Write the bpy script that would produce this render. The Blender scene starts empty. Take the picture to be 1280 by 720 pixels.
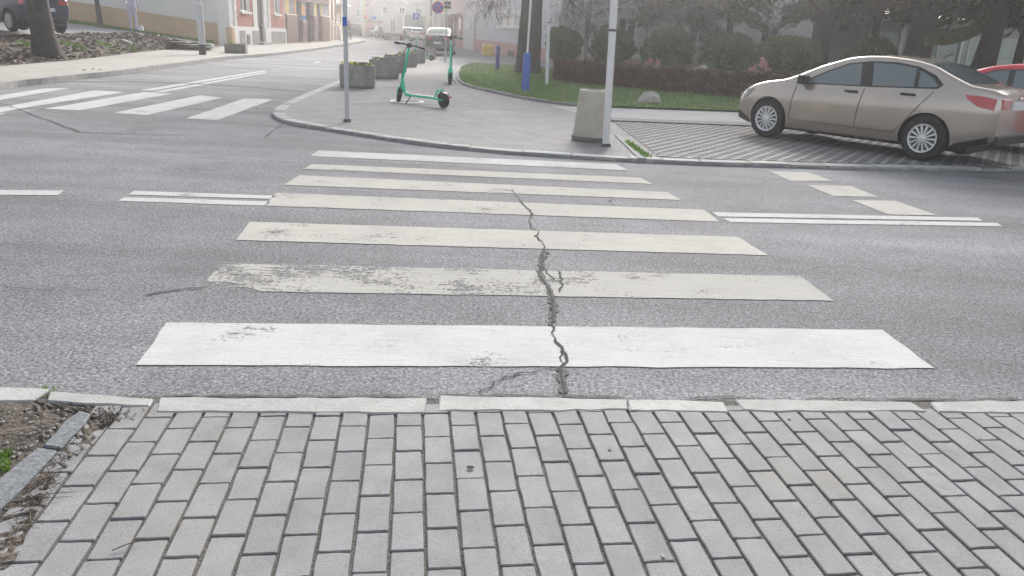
import bpy, bmesh, math, random
import numpy as np
from mathutils import Matrix, Vector

random.seed(7)
rng = np.random.default_rng(7)
PI = math.pi
scn = bpy.context.scene
col = scn.collection

# ------------------------------------------------------------------ camera
FPX, HC, ROLL = 945.0, 1.5, 0.054            # focal length in photo pixels, eye height, roll
PITCH = math.atan((360 - (40 + ROLL * 122)) * math.cos(ROLL) / FPX)
RCAM = (Matrix.Rotation(PI / 2 - PITCH, 3, 'X') @ Matrix.Rotation(ROLL, 3, 'Z'))
cd = bpy.data.cameras.new('camera')
cam = bpy.data.objects.new('camera', cd)
col.objects.link(cam)
cam.matrix_world = Matrix.Translation((0, 0, HC)) @ RCAM.to_4x4()
cd.sensor_width = 36
cd.lens = FPX / 1280 * 36
cd.clip_start = 0.05
cd.clip_end = 3000
scn.camera = cam

# ------------------------------------------------------------------ world, sun, exposure
SUN_EL, SUN_AZ = math.radians(23), math.radians(7)     # ahead of the camera, a little to the right
w = bpy.data.worlds.new('World')
scn.world = w
w.use_nodes = True
nt = w.node_tree
bg = nt.nodes['Background']
sky = nt.nodes.new('ShaderNodeTexSky')
sky.sky_type = 'NISHITA'
sky.sun_disc = False
sky.sun_elevation = SUN_EL
sky.sun_rotation = SUN_AZ
sky.dust_density = 4.0
sky.air_density = 1.0
hs = nt.nodes.new('ShaderNodeHueSaturation')
hs.inputs['Saturation'].default_value = 0.42
nt.links.new(sky.outputs[0], hs.inputs['Color'])
nt.links.new(hs.outputs[0], bg.inputs['Color'])
bg.inputs['Strength'].default_value = 0.15
sd = bpy.data.lights.new('sun', 'SUN')
sd.energy = 3.0
sd.angle = math.radians(20)
sd.color = (1.0, 0.97, 0.93)
sun = bpy.data.objects.new('sun', sd)
col.objects.link(sun)
sdir = Vector((math.sin(SUN_AZ) * math.cos(SUN_EL), math.cos(SUN_AZ) * math.cos(SUN_EL), math.sin(SUN_EL)))
sun.rotation_euler = sdir.to_track_quat('Z', 'Y').to_euler()
sun.location = (5, 30, 40)
scn.view_settings.view_transform = 'Standard'
scn.view_settings.look = 'None'
scn.view_settings.gamma = 1
scn.view_settings.use_curve_mapping = False
scn.view_settings.exposure = 0.90
scn.cycles.use_denoising = True
scn.cycles.max_bounces = 6
scn.cycles.volume_bounces = 1
scn.cycles.transparent_max_bounces = 10

# ------------------------------------------------------------------ pixels to places
def ray(u, v):
    return RCAM @ Vector(((u - 640) / FPX, (360 - v) / FPX, -1))
def at(u, v, z=0.0):
    d = ray(u, v)
    t = (z - HC) / d.z
    return Vector((0, 0, HC)) + d * t
def aty(u, v, y):
    d = ray(u, v)
    return Vector((0, 0, HC)) + d * (y / d.y)
def proj(p):
    q = RCAM.transposed() @ (Vector(p) - Vector((0, 0, HC)))
    if q.z > -0.05: return (-9999, -9999)
    return (640 + FPX * q.x / -q.z, 360 - FPX * q.y / -q.z)
def far_z(y):                                        # the street climbs gently beyond the planters
    t = min(max((y - 40) / 75, 0), 1)
    return 0.62 * t * t * (3 - 2 * t)
def atg(u, v, dz=0.0):                               # where a pixel's ray meets the climbing street
    lo, hi = 1.0, 170.0
    for _ in range(50):
        m = (lo + hi) / 2
        if aty(u, v, m).z > far_z(m) + dz: lo = m
        else: hi = m
    return aty(u, v, lo)

# ------------------------------------------------------------------ materials
MATS = {}
def nodes(name):
    m = bpy.data.materials.new(name)
    m.use_nodes = True
    t = m.node_tree
    b = t.nodes['Principled BSDF']
    MATS[name] = m
    return m, t, b
def N(t, typ, **kw):
    n = t.nodes.new(typ)
    for k, v in kw.items():
        if k in n.inputs: n.inputs[k].default_value = v
        else: setattr(n, k, v)
    return n
def noise(t, vec, scale, detail=4, rough=.55, dist=0.0):
    n = N(t, 'ShaderNodeTexNoise', Scale=scale, Detail=detail, Roughness=rough, Distortion=dist)
    t.links.new(vec, n.inputs['Vector'])
    return n.outputs['Fac']
def ramp(t, fac, stops):
    r = N(t, 'ShaderNodeValToRGB')
    e = r.color_ramp.elements
    while len(e) < len(stops): e.new(0.5)
    for i, (p, c) in enumerate(stops):
        e[i].position = p
        e[i].color = (*c, 1) if len(c) == 3 else c
    t.links.new(fac, r.inputs[0])
    return r.outputs[0]
def mixc(t, fac, a, b, mode='MIX'):
    n = N(t, 'ShaderNodeMix', data_type='RGBA', blend_type=mode)
    for s, v in ((n.inputs[0], fac), (n.inputs[6], a), (n.inputs[7], b)):
        if isinstance(v, (int, float)): s.default_value = v
        elif isinstance(v, tuple): s.default_value = (*v, 1) if len(v) == 3 else v
        else: t.links.new(v, s)
    return n.outputs[2]
def math_n(t, op, a, b=0.0, clamp=False):
    n = N(t, 'ShaderNodeMath', operation=op)
    n.use_clamp = clamp
    for s, v in ((n.inputs[0], a), (n.inputs[1], b)):
        if isinstance(v, (int, float)): s.default_value = v
        else: t.links.new(v, s)
    return n.outputs[0]
def bump(t, b, h, strength, dist=0.01):
    n = N(t, 'ShaderNodeBump', Strength=strength, Distance=dist)
    t.links.new(h, n.inputs['Height'])
    t.links.new(n.outputs[0], b.inputs['Normal'])
def position(t):
    return t.nodes.new('ShaderNodeNewGeometry').outputs['Position']
def pmat(name, c, rough=.8, var=.18, scale=4, bscale=60, bstr=.25, bdist=.006, metal=0, coat=0, spec=.5, rnd=0.0, dirt=None, sheen=0):
    m, t, b = nodes(name)
    P = position(t)
    n1 = noise(t, P, scale, 5)
    lo = tuple(x * (1 - var) for x in c)
    hi = tuple(min(x * (1 + var), 1) for x in c)
    cc = ramp(t, n1, [(.3, lo), (.7, hi)])
    if dirt:
        n2 = noise(t, P, scale * 2.7, 6, .65)
        cc = mixc(t, ramp(t, n2, [(.5, (0, 0, 0)), (.72, (1, 1, 1))]), cc, dirt)
    if rnd:
        oi = t.nodes.new('ShaderNodeObjectInfo')
        k = math_n(t, 'MULTIPLY_ADD', oi.outputs['Random'], rnd)
        k.node.inputs[2].default_value = 1 - rnd / 2
        cc = mixc(t, 1.0, cc, k, 'MULTIPLY')
    t.links.new(cc, b.inputs['Base Color'])
    b.inputs['Roughness'].default_value = rough
    b.inputs['Metallic'].default_value = metal
    b.inputs['Specular IOR Level'].default_value = spec
    if coat:
        b.inputs['Coat Weight'].default_value = coat
        b.inputs['Coat Roughness'].default_value = .06
    if bstr: bump(t, b, noise(t, P, bscale, 4), bstr, bdist)
    return m

def asphalt_mat(name, base, fine=1.0):
    m, t, b = nodes(name)
    P = position(t)
    big = noise(t, P, .35, 3)
    med = noise(t, P, 2.2, 6, .62)
    fin = noise(t, P, 62, 3, .75)
    grit = N(t, 'ShaderNodeTexVoronoi', Scale=75)
    t.links.new(P, grit.inputs['Vector'])
    c = ramp(t, big, [(.3, tuple(x * .80 for x in base)), (.7, tuple(x * 1.18 for x in base))])
    c = mixc(t, .55, c, ramp(t, med, [(.3, (.42, .42, .42)), (.7, (.58, .58, .58))]), 'OVERLAY')
    c = mixc(t, .9 * fine, c, ramp(t, fin, [(.30, (.12, .12, .12)), (.5, (.5, .5, .5)), (.70, (.88, .88, .87))]), 'OVERLAY')
    c = mixc(t, .7 * fine, c, ramp(t, grit.outputs['Color'], [(.1, (.3, .3, .3)), (.9, (.68, .68, .67))]), 'OVERLAY')
    lane = N(t, 'ShaderNodeMapping')
    lane.inputs['Rotation'].default_value = (0, 0, -.12)
    lane.inputs['Scale'].default_value = (.10, .9, 1)
    t.links.new(P, lane.inputs['Vector'])
    c = mixc(t, .8, c, ramp(t, noise(t, lane.outputs[0], 1.0, 4, .6), [(.3, (.34, .34, .34)), (.7, (.66, .66, .66))]), 'OVERLAY')
    stain = noise(t, P, .8, 5, .7)
    c = mixc(t, ramp(t, stain, [(.56, (0, 0, 0)), (.74, (.6, .6, .6))]), c, tuple(x * .62 for x in base))
    pits = noise(t, P, 26, 5, .7)
    spots = noise(t, P, .9, 2)
    pm = math_n(t, 'MULTIPLY', ramp(t, pits, [(.57, (0, 0, 0)), (.66, (1, 1, 1))]), ramp(t, spots, [(.40, (0, 0, 0)), (.62, (1, 1, 1))]))
    c = mixc(t, pm, c, tuple(x * .5 for x in base))
    pit2 = N(t, 'ShaderNodeMapping')
    pit2.inputs['Scale'].default_value = (9, 15, 1)
    t.links.new(P, pit2.inputs['Vector'])
    pk = math_n(t, 'MULTIPLY', ramp(t, noise(t, pit2.outputs[0], 1.0, 6, .7), [(.62, (0, 0, 0)), (.68, (1, 1, 1))]), ramp(t, noise(t, lane.outputs[0], 1.7, 3), [(.48, (0, 0, 0)), (.62, (1, 1, 1))]))
    c = mixc(t, pk, c, tuple(x * .42 for x in base))
    t.links.new(c, b.inputs['Base Color'])
    b.inputs['Roughness'].default_value = .9
    b.inputs['Specular IOR Level'].default_value = .25
    bump(t, b, math_n(t, 'ADD', fin, math_n(t, 'MULTIPLY', pits, .8)), .8 * fine, .010)
    return m
def paint_mat(name, c, wear, slope=0.0):
    m, t, b = nodes(name)
    P = position(t)
    big = noise(t, P, 2.6, 4, .6)
    fin = noise(t, P, 38, 5, .72)
    stre = N(t, 'ShaderNodeMapping')
    stre.inputs['Rotation'].default_value = (0, 0, -.13)
    stre.inputs['Scale'].default_value = (3, 46, 1)
    t.links.new(P, stre.inputs['Vector'])
    st = noise(t, stre.outputs[0], 1.0, 4, .6)
    a = math_n(t, 'ADD', math_n(t, 'MULTIPLY', big, .9), math_n(t, 'MULTIPLY', fin, .8))
    a = math_n(t, 'ADD', a, math_n(t, 'MULTIPLY', st, .35))
    if slope:
        sx = N(t, 'ShaderNodeSeparateXYZ')
        t.links.new(P, sx.inputs[0])
        a = math_n(t, 'ADD', a, math_n(t, 'MULTIPLY', sx.outputs[0], slope))
    k = ramp(t, math_n(t, 'MULTIPLY', a, .5), [(wear - .02, (1, 1, 1)), (wear + .07, (0, 0, 0))])
    cc = ramp(t, st, [(.3, tuple(x * .9 for x in c)), (.75, tuple(min(1, x * 1.05) for x in c))])
    cc = mixc(t, ramp(t, noise(t, P, 1.4, 6, .7), [(.45, (0, 0, 0)), (.75, (.55, .55, .55))]), cc, (.33, .325, .31))
    cc = mixc(t, .4, cc, ramp(t, fin, [(.3, (.38, .38, .36)), (.6, (.52, .52, .52))]), 'OVERLAY')
    t.links.new(cc, b.inputs['Base Color'])
    b.inputs['Roughness'].default_value = .95
    b.inputs['Specular IOR Level'].default_value = .12
    bump(t, b, fin, .25, .003)
    al = math_n(t, 'SUBTRACT', 1.0, k)
    t.links.new(al, b.inputs['Alpha'])
    return m
def leaf_mat(name, c, var=.45, trans=.25, rough=.7):
    m, t, b = nodes(name)
    P = position(t)
    n1 = noise(t, P, 1.7, 3)
    n2 = noise(t, P, 14, 2)
    f = math_n(t, 'ADD', math_n(t, 'MULTIPLY', n1, .6), math_n(t, 'MULTIPLY', n2, .4))
    cc = ramp(t, f, [(.3, tuple(x * (1 - var) for x in c)), (.7, tuple(x * (1 + var) for x in c))])
    t.links.new(cc, b.inputs['Base Color'])
    b.inputs['Roughness'].default_value = rough
    b.inputs['Specular IOR Level'].default_value = .25
    if trans:
        tr = N(t, 'ShaderNodeBsdfTranslucent')
        t.links.new(cc, tr.inputs['Color'])
        mx = N(t, 'ShaderNodeMixShader')
        mx.inputs[0].default_value = trans
        t.links.new(b.outputs[0], mx.inputs[1])
        t.links.new(tr.outputs[0], mx.inputs[2])
        t.links.new(mx.outputs[0], t.nodes['Material Output'].inputs['Surface'])
    return m
def glass_mat(name, c, rough=.05, spec=.9):
    m, t, b = nodes(name)
    b.inputs['Base Color'].default_value = (*c, 1)
    b.inputs['Roughness'].default_value = rough
    b.inputs['Specular IOR Level'].default_value = spec
    b.inputs['Coat Weight'].default_value = .6 if rough < .3 else 0
    b.inputs['Coat Roughness'].default_value = .03
    return m

asphalt_mat('asphalt', (.212, .213, .226))
asphalt_mat('asphalt_smooth', (.22, .222, .232), .45)
paint_mat('paint_fresh', (.55, .548, .54), .375)
paint_mat('paint_cream', (.49, .470, .435), .370, .03)
paint_mat('paint_worn', (.44, .43, .405), .425, .06)
pmat('crack_fill', (.035, .034, .034), .95, .4, 30, 200, .5)
pmat('crack_soft', (.10, .098, .096), .95, .3, 30, 200, .5)
pmat('paver', (.240, .240, .245), .85, .13, 7, 140, .35, .004, rnd=.13)
m, t, b = MATS['paver'], MATS['paver'].node_tree, MATS['paver'].node_tree.nodes['Principled BSDF']
bc = b.inputs['Base Color'].links[0].from_socket
P_ = position(t)
sp = noise(t, P_, 190, 2, .6)
bc2 = mixc(t, .6, bc, ramp(t, sp, [(.3, (.34, .34, .34)), (.7, (.64, .64, .63))]), 'OVERLAY')
st_ = noise(t, P_, 1.3, 4, .6)
bc2 = mixc(t, ramp(t, st_, [(.5, (0, 0, 0)), (.8, (.6, .6, .6))]), bc2, (.26, .245, .21))
st2 = noise(t, P_, 9, 6, .7)
bc2 = mixc(t, ramp(t, st2, [(.58, (0, 0, 0)), (.78, (.5, .5, .5))]), bc2, (.13, .125, .115))
sx_ = N(t, 'ShaderNodeSeparateXYZ')
t.links.new(P_, sx_.inputs[0])
t.links.new(bc2, b.inputs['Base Color'])
pmat('joint_sand', (.155, .147, .134), .95, .75, 150, 260, 1.0, .012)
pmat('kerb_pale', (.375, .375, .365), .85, .14, 6, 70, .5, .008, rnd=.14, dirt=(.33, .32, .30))
pmat('kerb_grey', (.27, .27, .265), .85, .16, 5, 60, .5, .008, rnd=.2, dirt=(.22, .215, .20))
pmat('granite', (.17, .18, .19), .85, .35, 45, 90, .6, .008)
pmat('soil', (.10, .082, .066), .95, .45, 9, 45, 1.0, .03, dirt=(.055, .048, .042))
pmat('pebble', (.30, .285, .265), .85, .25, 30, 60, .3, rnd=.5)
pmat('dry_leaf', (.125, .082, .056), .8, .35, 20, 80, .2, rnd=.6)
pmat('twig', (.13, .095, .07), .9, .3, 20, 80, .2)
pmat('far_paving', (.235, .228, .23), .88, .14, 2.2, 30, .4, .01)
m, t = MATS['far_paving'], MATS['far_paving'].node_tree
b = t.nodes['Principled BSDF']
br = N(t, 'ShaderNodeTexBrick', Scale=1.0)
br.inputs['Color1'].default_value = (.5, .5, .5, 1)
br.inputs['Color2'].default_value = (.43, .43, .43, 1)
br.inputs['Mortar'].default_value = (.20, .20, .20, 1)
br.inputs['Brick Width'].default_value = .21
br.inputs['Row Height'].default_value = .105
br.inputs['Mortar Size'].default_value = .006
mp = N(t, 'ShaderNodeMapping')
mp.inputs['Rotation'].default_value = (0, 0, .14)
t.links.new(position(t), mp.inputs['Vector'])
t.links.new(mp.outputs[0], br.inputs['Vector'])
bc = b.inputs['Base Color'].links[0].from_socket
t.links.new(mixc(t, .75, bc, br.outputs['Color'], 'OVERLAY'), b.inputs['Base Color'])
pmat('pale_path', (.30, .30, .31), .85, .1, 1.5, 40, .3)
pmat('left_paving', (.30, .28, .255), .9, .14, 1.5, 40, .4, dirt=(.30, .28, .25))
pmat('lattice_concrete', (.27, .265, .26), .9, .16, 3, 60, .4, rnd=0)
pmat('lattice_soil', (.035, .034, .032), .95, .3, 10, 40, .6)
pmat('concrete', (.44, .41, .35), .88, .10, 3, 90, .35, .004, dirt=(.37, .345, .29))
pmat('planter_concrete', (.27, .255, .235), .9, .16, 4, 70, .4, .006, rnd=.15, dirt=(.19, .18, .165))
pmat('concrete_dark', (.16, .155, .145), .9, .2, 6, 90, .4)
pmat('pole_grey', (.52, .52, .53), .5, .08, 8, 50, .1)
pmat('pole_white', (.70, .69, .68), .5, .06, 6, 50, .1)
pmat('dark_metal', (.05, .05, .052), .55, .2, 8, 50, .1)
pmat('black_plastic', (.018, .018, .02), .5, .2, 8, 80, .1)
pmat('rubber', (.022, .022, .023), .85, .2, 20, 90, .2)
pmat('green_paint', (.03, .58, .36), .35, .08, 6, 40, .03, coat=.4)
pmat('green_pale', (.10, .52, .38), .4, .08, 6, 40, .03)
pmat('blue_paint', (.05, .13, .50), .45, .1, 6, 40, .05)
pmat('violet_paint', (.12, .10, .32), .5, .1, 6, 40, .05)
pmat('yellow_paint', (.75, .55, .12), .5, .12, 6, 40, .05)
pmat('sign_blue', (.03, .12, .50), .4, .04, 6, 40, 0)
pmat('sign_red', (.55, .05, .06), .4, .04, 6, 40, 0)
pmat('sign_white', (.78, .78, .78), .4, .04, 6, 40, 0)
pmat('alu', (.62, .62, .62), .35, .06, 20, 90, .05, metal=.85)
pmat('hubcap', (.72, .72, .73), .35, .05, 20, 90, .03, metal=.35)
pmat('chrome', (.7, .7, .7), .15, .04, 20, 90, 0, metal=1)
glass_mat('car_glass', (.10, .135, .145))  # lighter bluish base has the reflected sky put into it
glass_mat('car_glass_pale', (.12, .17, .165), .6, .1)
glass_mat('pane', (.06, .07, .075), .08)
glass_mat('pane_pale', (.30, .32, .33), .15)
glass_mat('lamp_red', (.45, .01, .015), .12)
glass_mat('lamp_clear', (.55, .56, .57), .12)
glass_mat('lamp_dark', (.08, .085, .09), .1)
def car_paint(name, c, metal=.35, rough=.34):
    m, t, b = nodes(name)
    P = position(t)
    n1 = noise(t, P, 3, 4)
    cc = ramp(t, n1, [(.3, tuple(x * .95 for x in c)), (.7, tuple(x * 1.04 for x in c))])
    dust = noise(t, P, 14, 6, .7)
    cc = mixc(t, math_n(t, 'MULTIPLY', dust, .08), cc, (.32, .29, .25))
    t.links.new(cc, b.inputs['Base Color'])
    b.inputs['Metallic'].default_value = metal
    b.inputs['Roughness'].default_value = rough
    b.inputs['Coat Weight'].default_value = .8 if c[0] > .03 else .3
    b.inputs['Coat Roughness'].default_value = .07 if c[0] > .03 else .3
    return m
car_paint('paint_champagne', (.47, .405, .35), .7, .24)
car_paint('paint_red', (.62, .02, .035), .1)
car_paint('paint_navy', (.02, .02, .06), .2)
car_paint('paint_black', (.028, .024, .028), .1)
car_paint('paint_white', (.72, .72, .72), 0)
car_paint('paint_grey', (.30, .31, .33), .4)
car_paint('paint_charcoal', (.07, .075, .08), .3)
leaf_mat('grass_blade', (.17, .26, .085), .4, .4)
leaf_mat('weed', (.12, .24, .03), .4, .3)
pmat('turf', (.075, .12, .036), .95, .3, 4, 60, .8, .02)
leaf_mat('bush_leaf', (.15, .185, .095), .4, .3)
leaf_mat('hedge_leaf', (.135, .075, .055), .35, .15)
leaf_mat('hedge_top_leaf', (.26, .24, .12), .35, .2)
leaf_mat('needle', (.032, .052, .032), .4, .2)
leaf_mat('needle_glow', (.12, .15, .105), .35, .35)  # lighter than needle: the bright background glow is put into the foliage colour
leaf_mat('twig_haze', (.15, .125, .12), .3, .1)
leaf_mat('twig_glow', (.34, .32, .31), .2, .15)  # twigs lightened so their colour carries the glow of the background
leaf_mat('moss', (.17, .19, .045), .4, .1)
pmat('bark', (.045, .040, .035), .95, .35, 7, 30, 1.0, .04)
pmat('bark_pale', (.30, .29, .28), .9, .3, 7, 30, .6, .02)
pmat('bark_moss', (.085, .09, .04), .95, .4, 6, 30, 1.0, .04, dirt=(.15, .16, .045))
pmat('bank_soil', (.068, .050, .042), .95, .4, 3.2, 25, 1.0, .05, dirt=(.07, .085, .04))
pmat('lot_asphalt', (.24, .24, .25), .9, .1, 1.5, 40, .4)
pmat('wall_cream', (.66, .645, .62), .9, .05, .8, 40, .15)
pmat('wall_ochre', (.50, .34, .20), .9, .08, 1.2, 40, .15)
pmat('wall_white', (.70, .69, .67), .9, .05, 1.0, 40, .15)
pmat('wall_pink', (.58, .36, .33), .9, .08, 1.0, 40, .15)
pmat('wall_pale_pink', (.66, .55, .52), .9, .06, 1.0, 40, .15)
pmat('wall_beige', (.60, .48, .38), .9, .06, 1.0, 40, .15)
pmat('wall_straw', (.62, .56, .44), .9, .06, 1.0, 40, .15)
pmat('wall_lilac', (.64, .61, .64), .9, .05, 1.0, 40, .15)
pmat('wall_grey', (.36, .36, .37), .9, .08, 1.0, 40, .15)
pmat('plaster_patch', (.30, .29, .285), .9, .2, 2.0, 40, .2)
pmat('brick_red', (.38, .14, .10), .9, .2, 5, 60, .4, rnd=.2)
pmat('mortar', (.42, .37, .34), .95, .15, 8, 60, .3)
pmat('trim_white', (.76, .75, .73), .6, .05, 3, 40, .05)
pmat('shop_maroon', (.24, .125, .115), .6, .12, 3, 40, .05)
pmat('shop_dark', (.05, .065, .065), .4, .2, 3, 40, .05)
pmat('poster_yellow', (.70, .52, .14), .6, .15, 3, 40, 0)
pmat('poster_orange', (.68, .33, .10), .6, .15, 3, 40, 0)
pmat('roof_tile', (.30, .13, .09), .85, .2, 3, 30, .4)
pmat('panel_green', (.47, .56, .50), .6, .08, 2, 40, .1)
pmat('curtain', (.55, .53, .50), .9, .1, 3, 40, .1)
pmat('skin', (.50, .32, .24), .6, .05, 20, 60, .05)
pmat('cloth_lavender', (.46, .44, .58), .9, .15, 9, 40, .3, .02)
pmat('cloth_trouser', (.42, .42, .54), .9, .18, 9, 40, .3, .02)
pmat('cloth_maroon', (.11, .05, .05), .9, .2, 9, 40, .3)
pmat('cloth_dark', (.04, .042, .05), .9, .2, 9, 40, .3)
pmat('shoe_blue', (.06, .11, .24), .7, .2, 20, 40, .1)
pmat('hair', (.06, .045, .035), .7, .3, 40, 90, .3)
pmat('bag_white', (.70, .69, .68), .7, .08, 20, 40, .2)
pmat('flower_purple', (.13, .06, .22), .8, .4, 30, 60, 0, rnd=.3)
pmat('flower_yellow', (.75, .58, .06), .8, .2, 30, 60, 0, rnd=.3)
pmat('flower_white', (.75, .73, .72), .8, .1, 30, 60, 0)
pmat('flower_pink', (.62, .33, .31), .8, .2, 30, 60, 0)
pmat('boulder', (.36, .33, .30), .9, .22, 4, 25, .8, .03)
pmat('ring_white', (.62, .62, .62), .7, .15, 12, 60, .1)
pmat('far_ground', (.16, .16, .15), .95, .2, .5, 10, .3)

# ------------------------------------------------------------------ mesh helpers
class MB:
    def __init__(s):
        s.v, s.f, s.mi = [], [], []
    def add(s, vs, fs, M=None, mi=0):
        o = len(s.v)
        if M is not None: vs = [M @ Vector(p) for p in vs]
        s.v.extend([tuple(p) for p in vs])
        s.f.extend([tuple(i + o for i in f) for f in fs])
        s.mi.extend([mi] * len(fs))
        return s
    def box(s, c, d, rz=0, M=None, mi=0):
        x, y, z = d[0] / 2, d[1] / 2, d[2] / 2
        vs = [(-x, -y, -z), (x, -y, -z), (x, y, -z), (-x, y, -z), (-x, -y, z), (x, -y, z), (x, y, z), (-x, y, z)]
        fs = [(3, 2, 1, 0), (4, 5, 6, 7), (0, 1, 5, 4), (1, 2, 6, 5), (2, 3, 7, 6), (3, 0, 4, 7)]
        T = Matrix.Translation(c) @ Matrix.Rotation(rz, 4, 'Z')
        return s.add(vs, fs, T if M is None else M @ T, mi)
    def bb(s, x0, x1, y0, y1, z0, z1, M=None, mi=0):
        return s.box(((x0 + x1) / 2, (y0 + y1) / 2, (z0 + z1) / 2), (x1 - x0, y1 - y0, z1 - z0), 0, M, mi)
    def tube(s, pts, rad, n=10, cap=True, M=None, mi=0):
        pts = [Vector(p) for p in pts]
        if isinstance(rad, (int, float)): rad = [rad] * len(pts)
        vs, fs = [], []
        prev = None
        for i, p in enumerate(pts):
            d = (pts[min(i + 1, len(pts) - 1)] - pts[max(i - 1, 0)]).normalized()
            if prev is None:
                a = Vector((0, 0, 1)) if abs(d.z) < .9 else Vector((1, 0, 0))
                x = d.cross(a).normalized()
            else:
                x = (prev - d * prev.dot(d)).normalized()
            prev = x
            y = d.cross(x)
            for k in range(n):
                a = 2 * PI * k / n
                vs.append(p + (x * math.cos(a) + y * math.sin(a)) * rad[i])
        for i in range(len(pts) - 1):
            for k in range(n):
                k2 = (k + 1) % n
                fs.append((i * n + k, i * n + k2, (i + 1) * n + k2, (i + 1) * n + k))
        if cap:
            fs.append(tuple(range(n - 1, -1, -1)))
            fs.append(tuple((len(pts) - 1) * n + k for k in range(n)))
        return s.add(vs, fs, M, mi)
    def lathe(s, prof, n=24, M=None, mi=0, cap=True):
        vs, fs = [], []
        for r, z in prof:
            for k in range(n):
                a = 2 * PI * k / n
                vs.append((r * math.cos(a), r * math.sin(a), z))
        for i in range(len(prof) - 1):
            for k in range(n):
                k2 = (k + 1) % n
                fs.append((i * n + k, i * n + k2, (i + 1) * n + k2, (i + 1) * n + k))
        if cap:
            fs.append(tuple(range(n - 1, -1, -1)))
            fs.append(tuple((len(prof) - 1) * n + k for k in range(n)))
        return s.add(vs, fs, M, mi)
    def prism(s, poly, z0, z1, M=None, mi=0):
        n = len(poly)
        ar = sum(poly[i][0] * poly[(i + 1) % n][1] - poly[(i + 1) % n][0] * poly[i][1] for i in range(n))
        if ar < 0: poly = list(reversed(poly))
        vs = [(p[0], p[1], z0) for p in poly] + [(p[0], p[1], z1) for p in poly]
        fs = [tuple(range(n - 1, -1, -1)), tuple(range(n, 2 * n))]
        fs += [(i, (i + 1) % n, n + (i + 1) % n, n + i) for i in range(n)]
        return s.add(vs, fs, M, mi)
    def sheet(s, poly, z, M=None):
        n = len(poly)
        ar = sum(poly[i][0] * poly[(i + 1) % n][1] - poly[(i + 1) % n][0] * poly[i][1] for i in range(n))
        if ar < 0: poly = list(reversed(poly))
        return s.add([(p[0], p[1], z) for p in poly], [tuple(range(n))], M)
    def mesh(s, name, mats, smooth=None, bevel=0, seg=1):
        me = bpy.data.meshes.new(name)
        me.from_pydata(s.v, [], s.f)
        if isinstance(mats, str): mats = [mats]
        for k in mats: me.materials.append(MATS[k])
        if len(mats) > 1: me.polygons.foreach_set('material_index', s.mi)
        if bevel:
            bm = bmesh.new()
            bm.from_mesh(me)
            bmesh.ops.remove_doubles(bm, verts=bm.verts, dist=1e-5)
            ed = [e for e in bm.edges if len(e.link_faces) == 2 and e.calc_face_angle(0) > .5]
            bmesh.ops.bevel(bm, geom=ed, offset=bevel, segments=seg, profile=.5, affect='EDGES', clamp_overlap=True)
            bm.to_mesh(me)
            bm.free()
        if smooth:
            me.polygons.foreach_set('use_smooth', [True] * len(me.polygons))
            me.set_sharp_from_angle(angle=math.radians(smooth))
        me.update()
        return me
    def build(s, name, mats, parent=None, smooth=None, bevel=0, seg=1):
        return link(name, s.mesh(name, mats, smooth, bevel, seg), parent)
def link(name, me, parent=None):
    o = bpy.data.objects.new(name, me)
    col.objects.link(o)
    if parent is not None: o.parent = parent
    return o
def thing(name, label, cat, loc=(0, 0, 0), rz=0, group=None):
    o = bpy.data.objects.new(name, None)
    o.empty_display_size = .2
    col.objects.link(o)
    o.location = loc
    o.rotation_euler = (0, 0, rz)
    return tag(o, label, cat, group)
def tag(o, label, cat, group=None, kind=None):
    o['label'] = label
    o['category'] = cat
    if group: o['group'] = group
    if kind: o['kind'] = kind
    return o
def struct(o, kind='structure'):
    o['kind'] = kind
    return o
def dup(root, loc=None, rz=None, label=None, scale=None):
    r = root.copy()
    col.objects.link(r)
    if loc is not None: r.location = loc
    if rz is not None: r.rotation_euler = (0, 0, rz)
    if label: r['label'] = label
    if scale is not None: r.scale = scale
    for c in list(root.children):
        k = c.copy()
        col.objects.link(k)
        k.parent = r
        for g in list(c.children):
            q = g.copy()
            col.objects.link(q)
            q.parent = k
    return r
def resample(pts, step):
    out = [pts[0]]
    for a, b_ in zip(pts, pts[1:]):
        n = max(1, int((b_ - a).length / step))
        for i in range(1, n + 1): out.append(a.lerp(b_, i / n))
    return out
def smooth_path(pts, n=8):
    pts = [Vector(p) for p in pts]
    P = [pts[0]] + pts + [pts[-1]]
    out = []
    for i in range(1, len(P) - 2):
        p0, p1, p2, p3 = P[i - 1:i + 3]
        for k in range(n):
            t_ = k / n
            out.append(.5 * ((2 * p1) + (p2 - p0) * t_ + (2 * p0 - 5 * p1 + 4 * p2 - p3) * t_ ** 2 + (3 * p1 - p0 - 3 * p2 + p3) * t_ ** 3))
    out.append(pts[-1])
    return out

# ================================================================== the setting
struct(MB().add([(-900, -400, -.12), (900, -400, -.12), (900, 1200, -.12), (-900, 1200, -.12)], [(0, 1, 2, 3)]).build('ground', 'far_ground'))

AZ = math.atan2(ray(518, 40).x, ray(518, 40).y)          # the direction people cross in
EF = Vector((math.sin(AZ), math.cos(AZ), 0))
ER = Vector((math.cos(AZ), -math.sin(AZ), 0))
KA, KB = at(0, 494, .0), at(1280, 504, .0)               # road edge along the near kerb
kd = (KB - KA).normalized()
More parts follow.
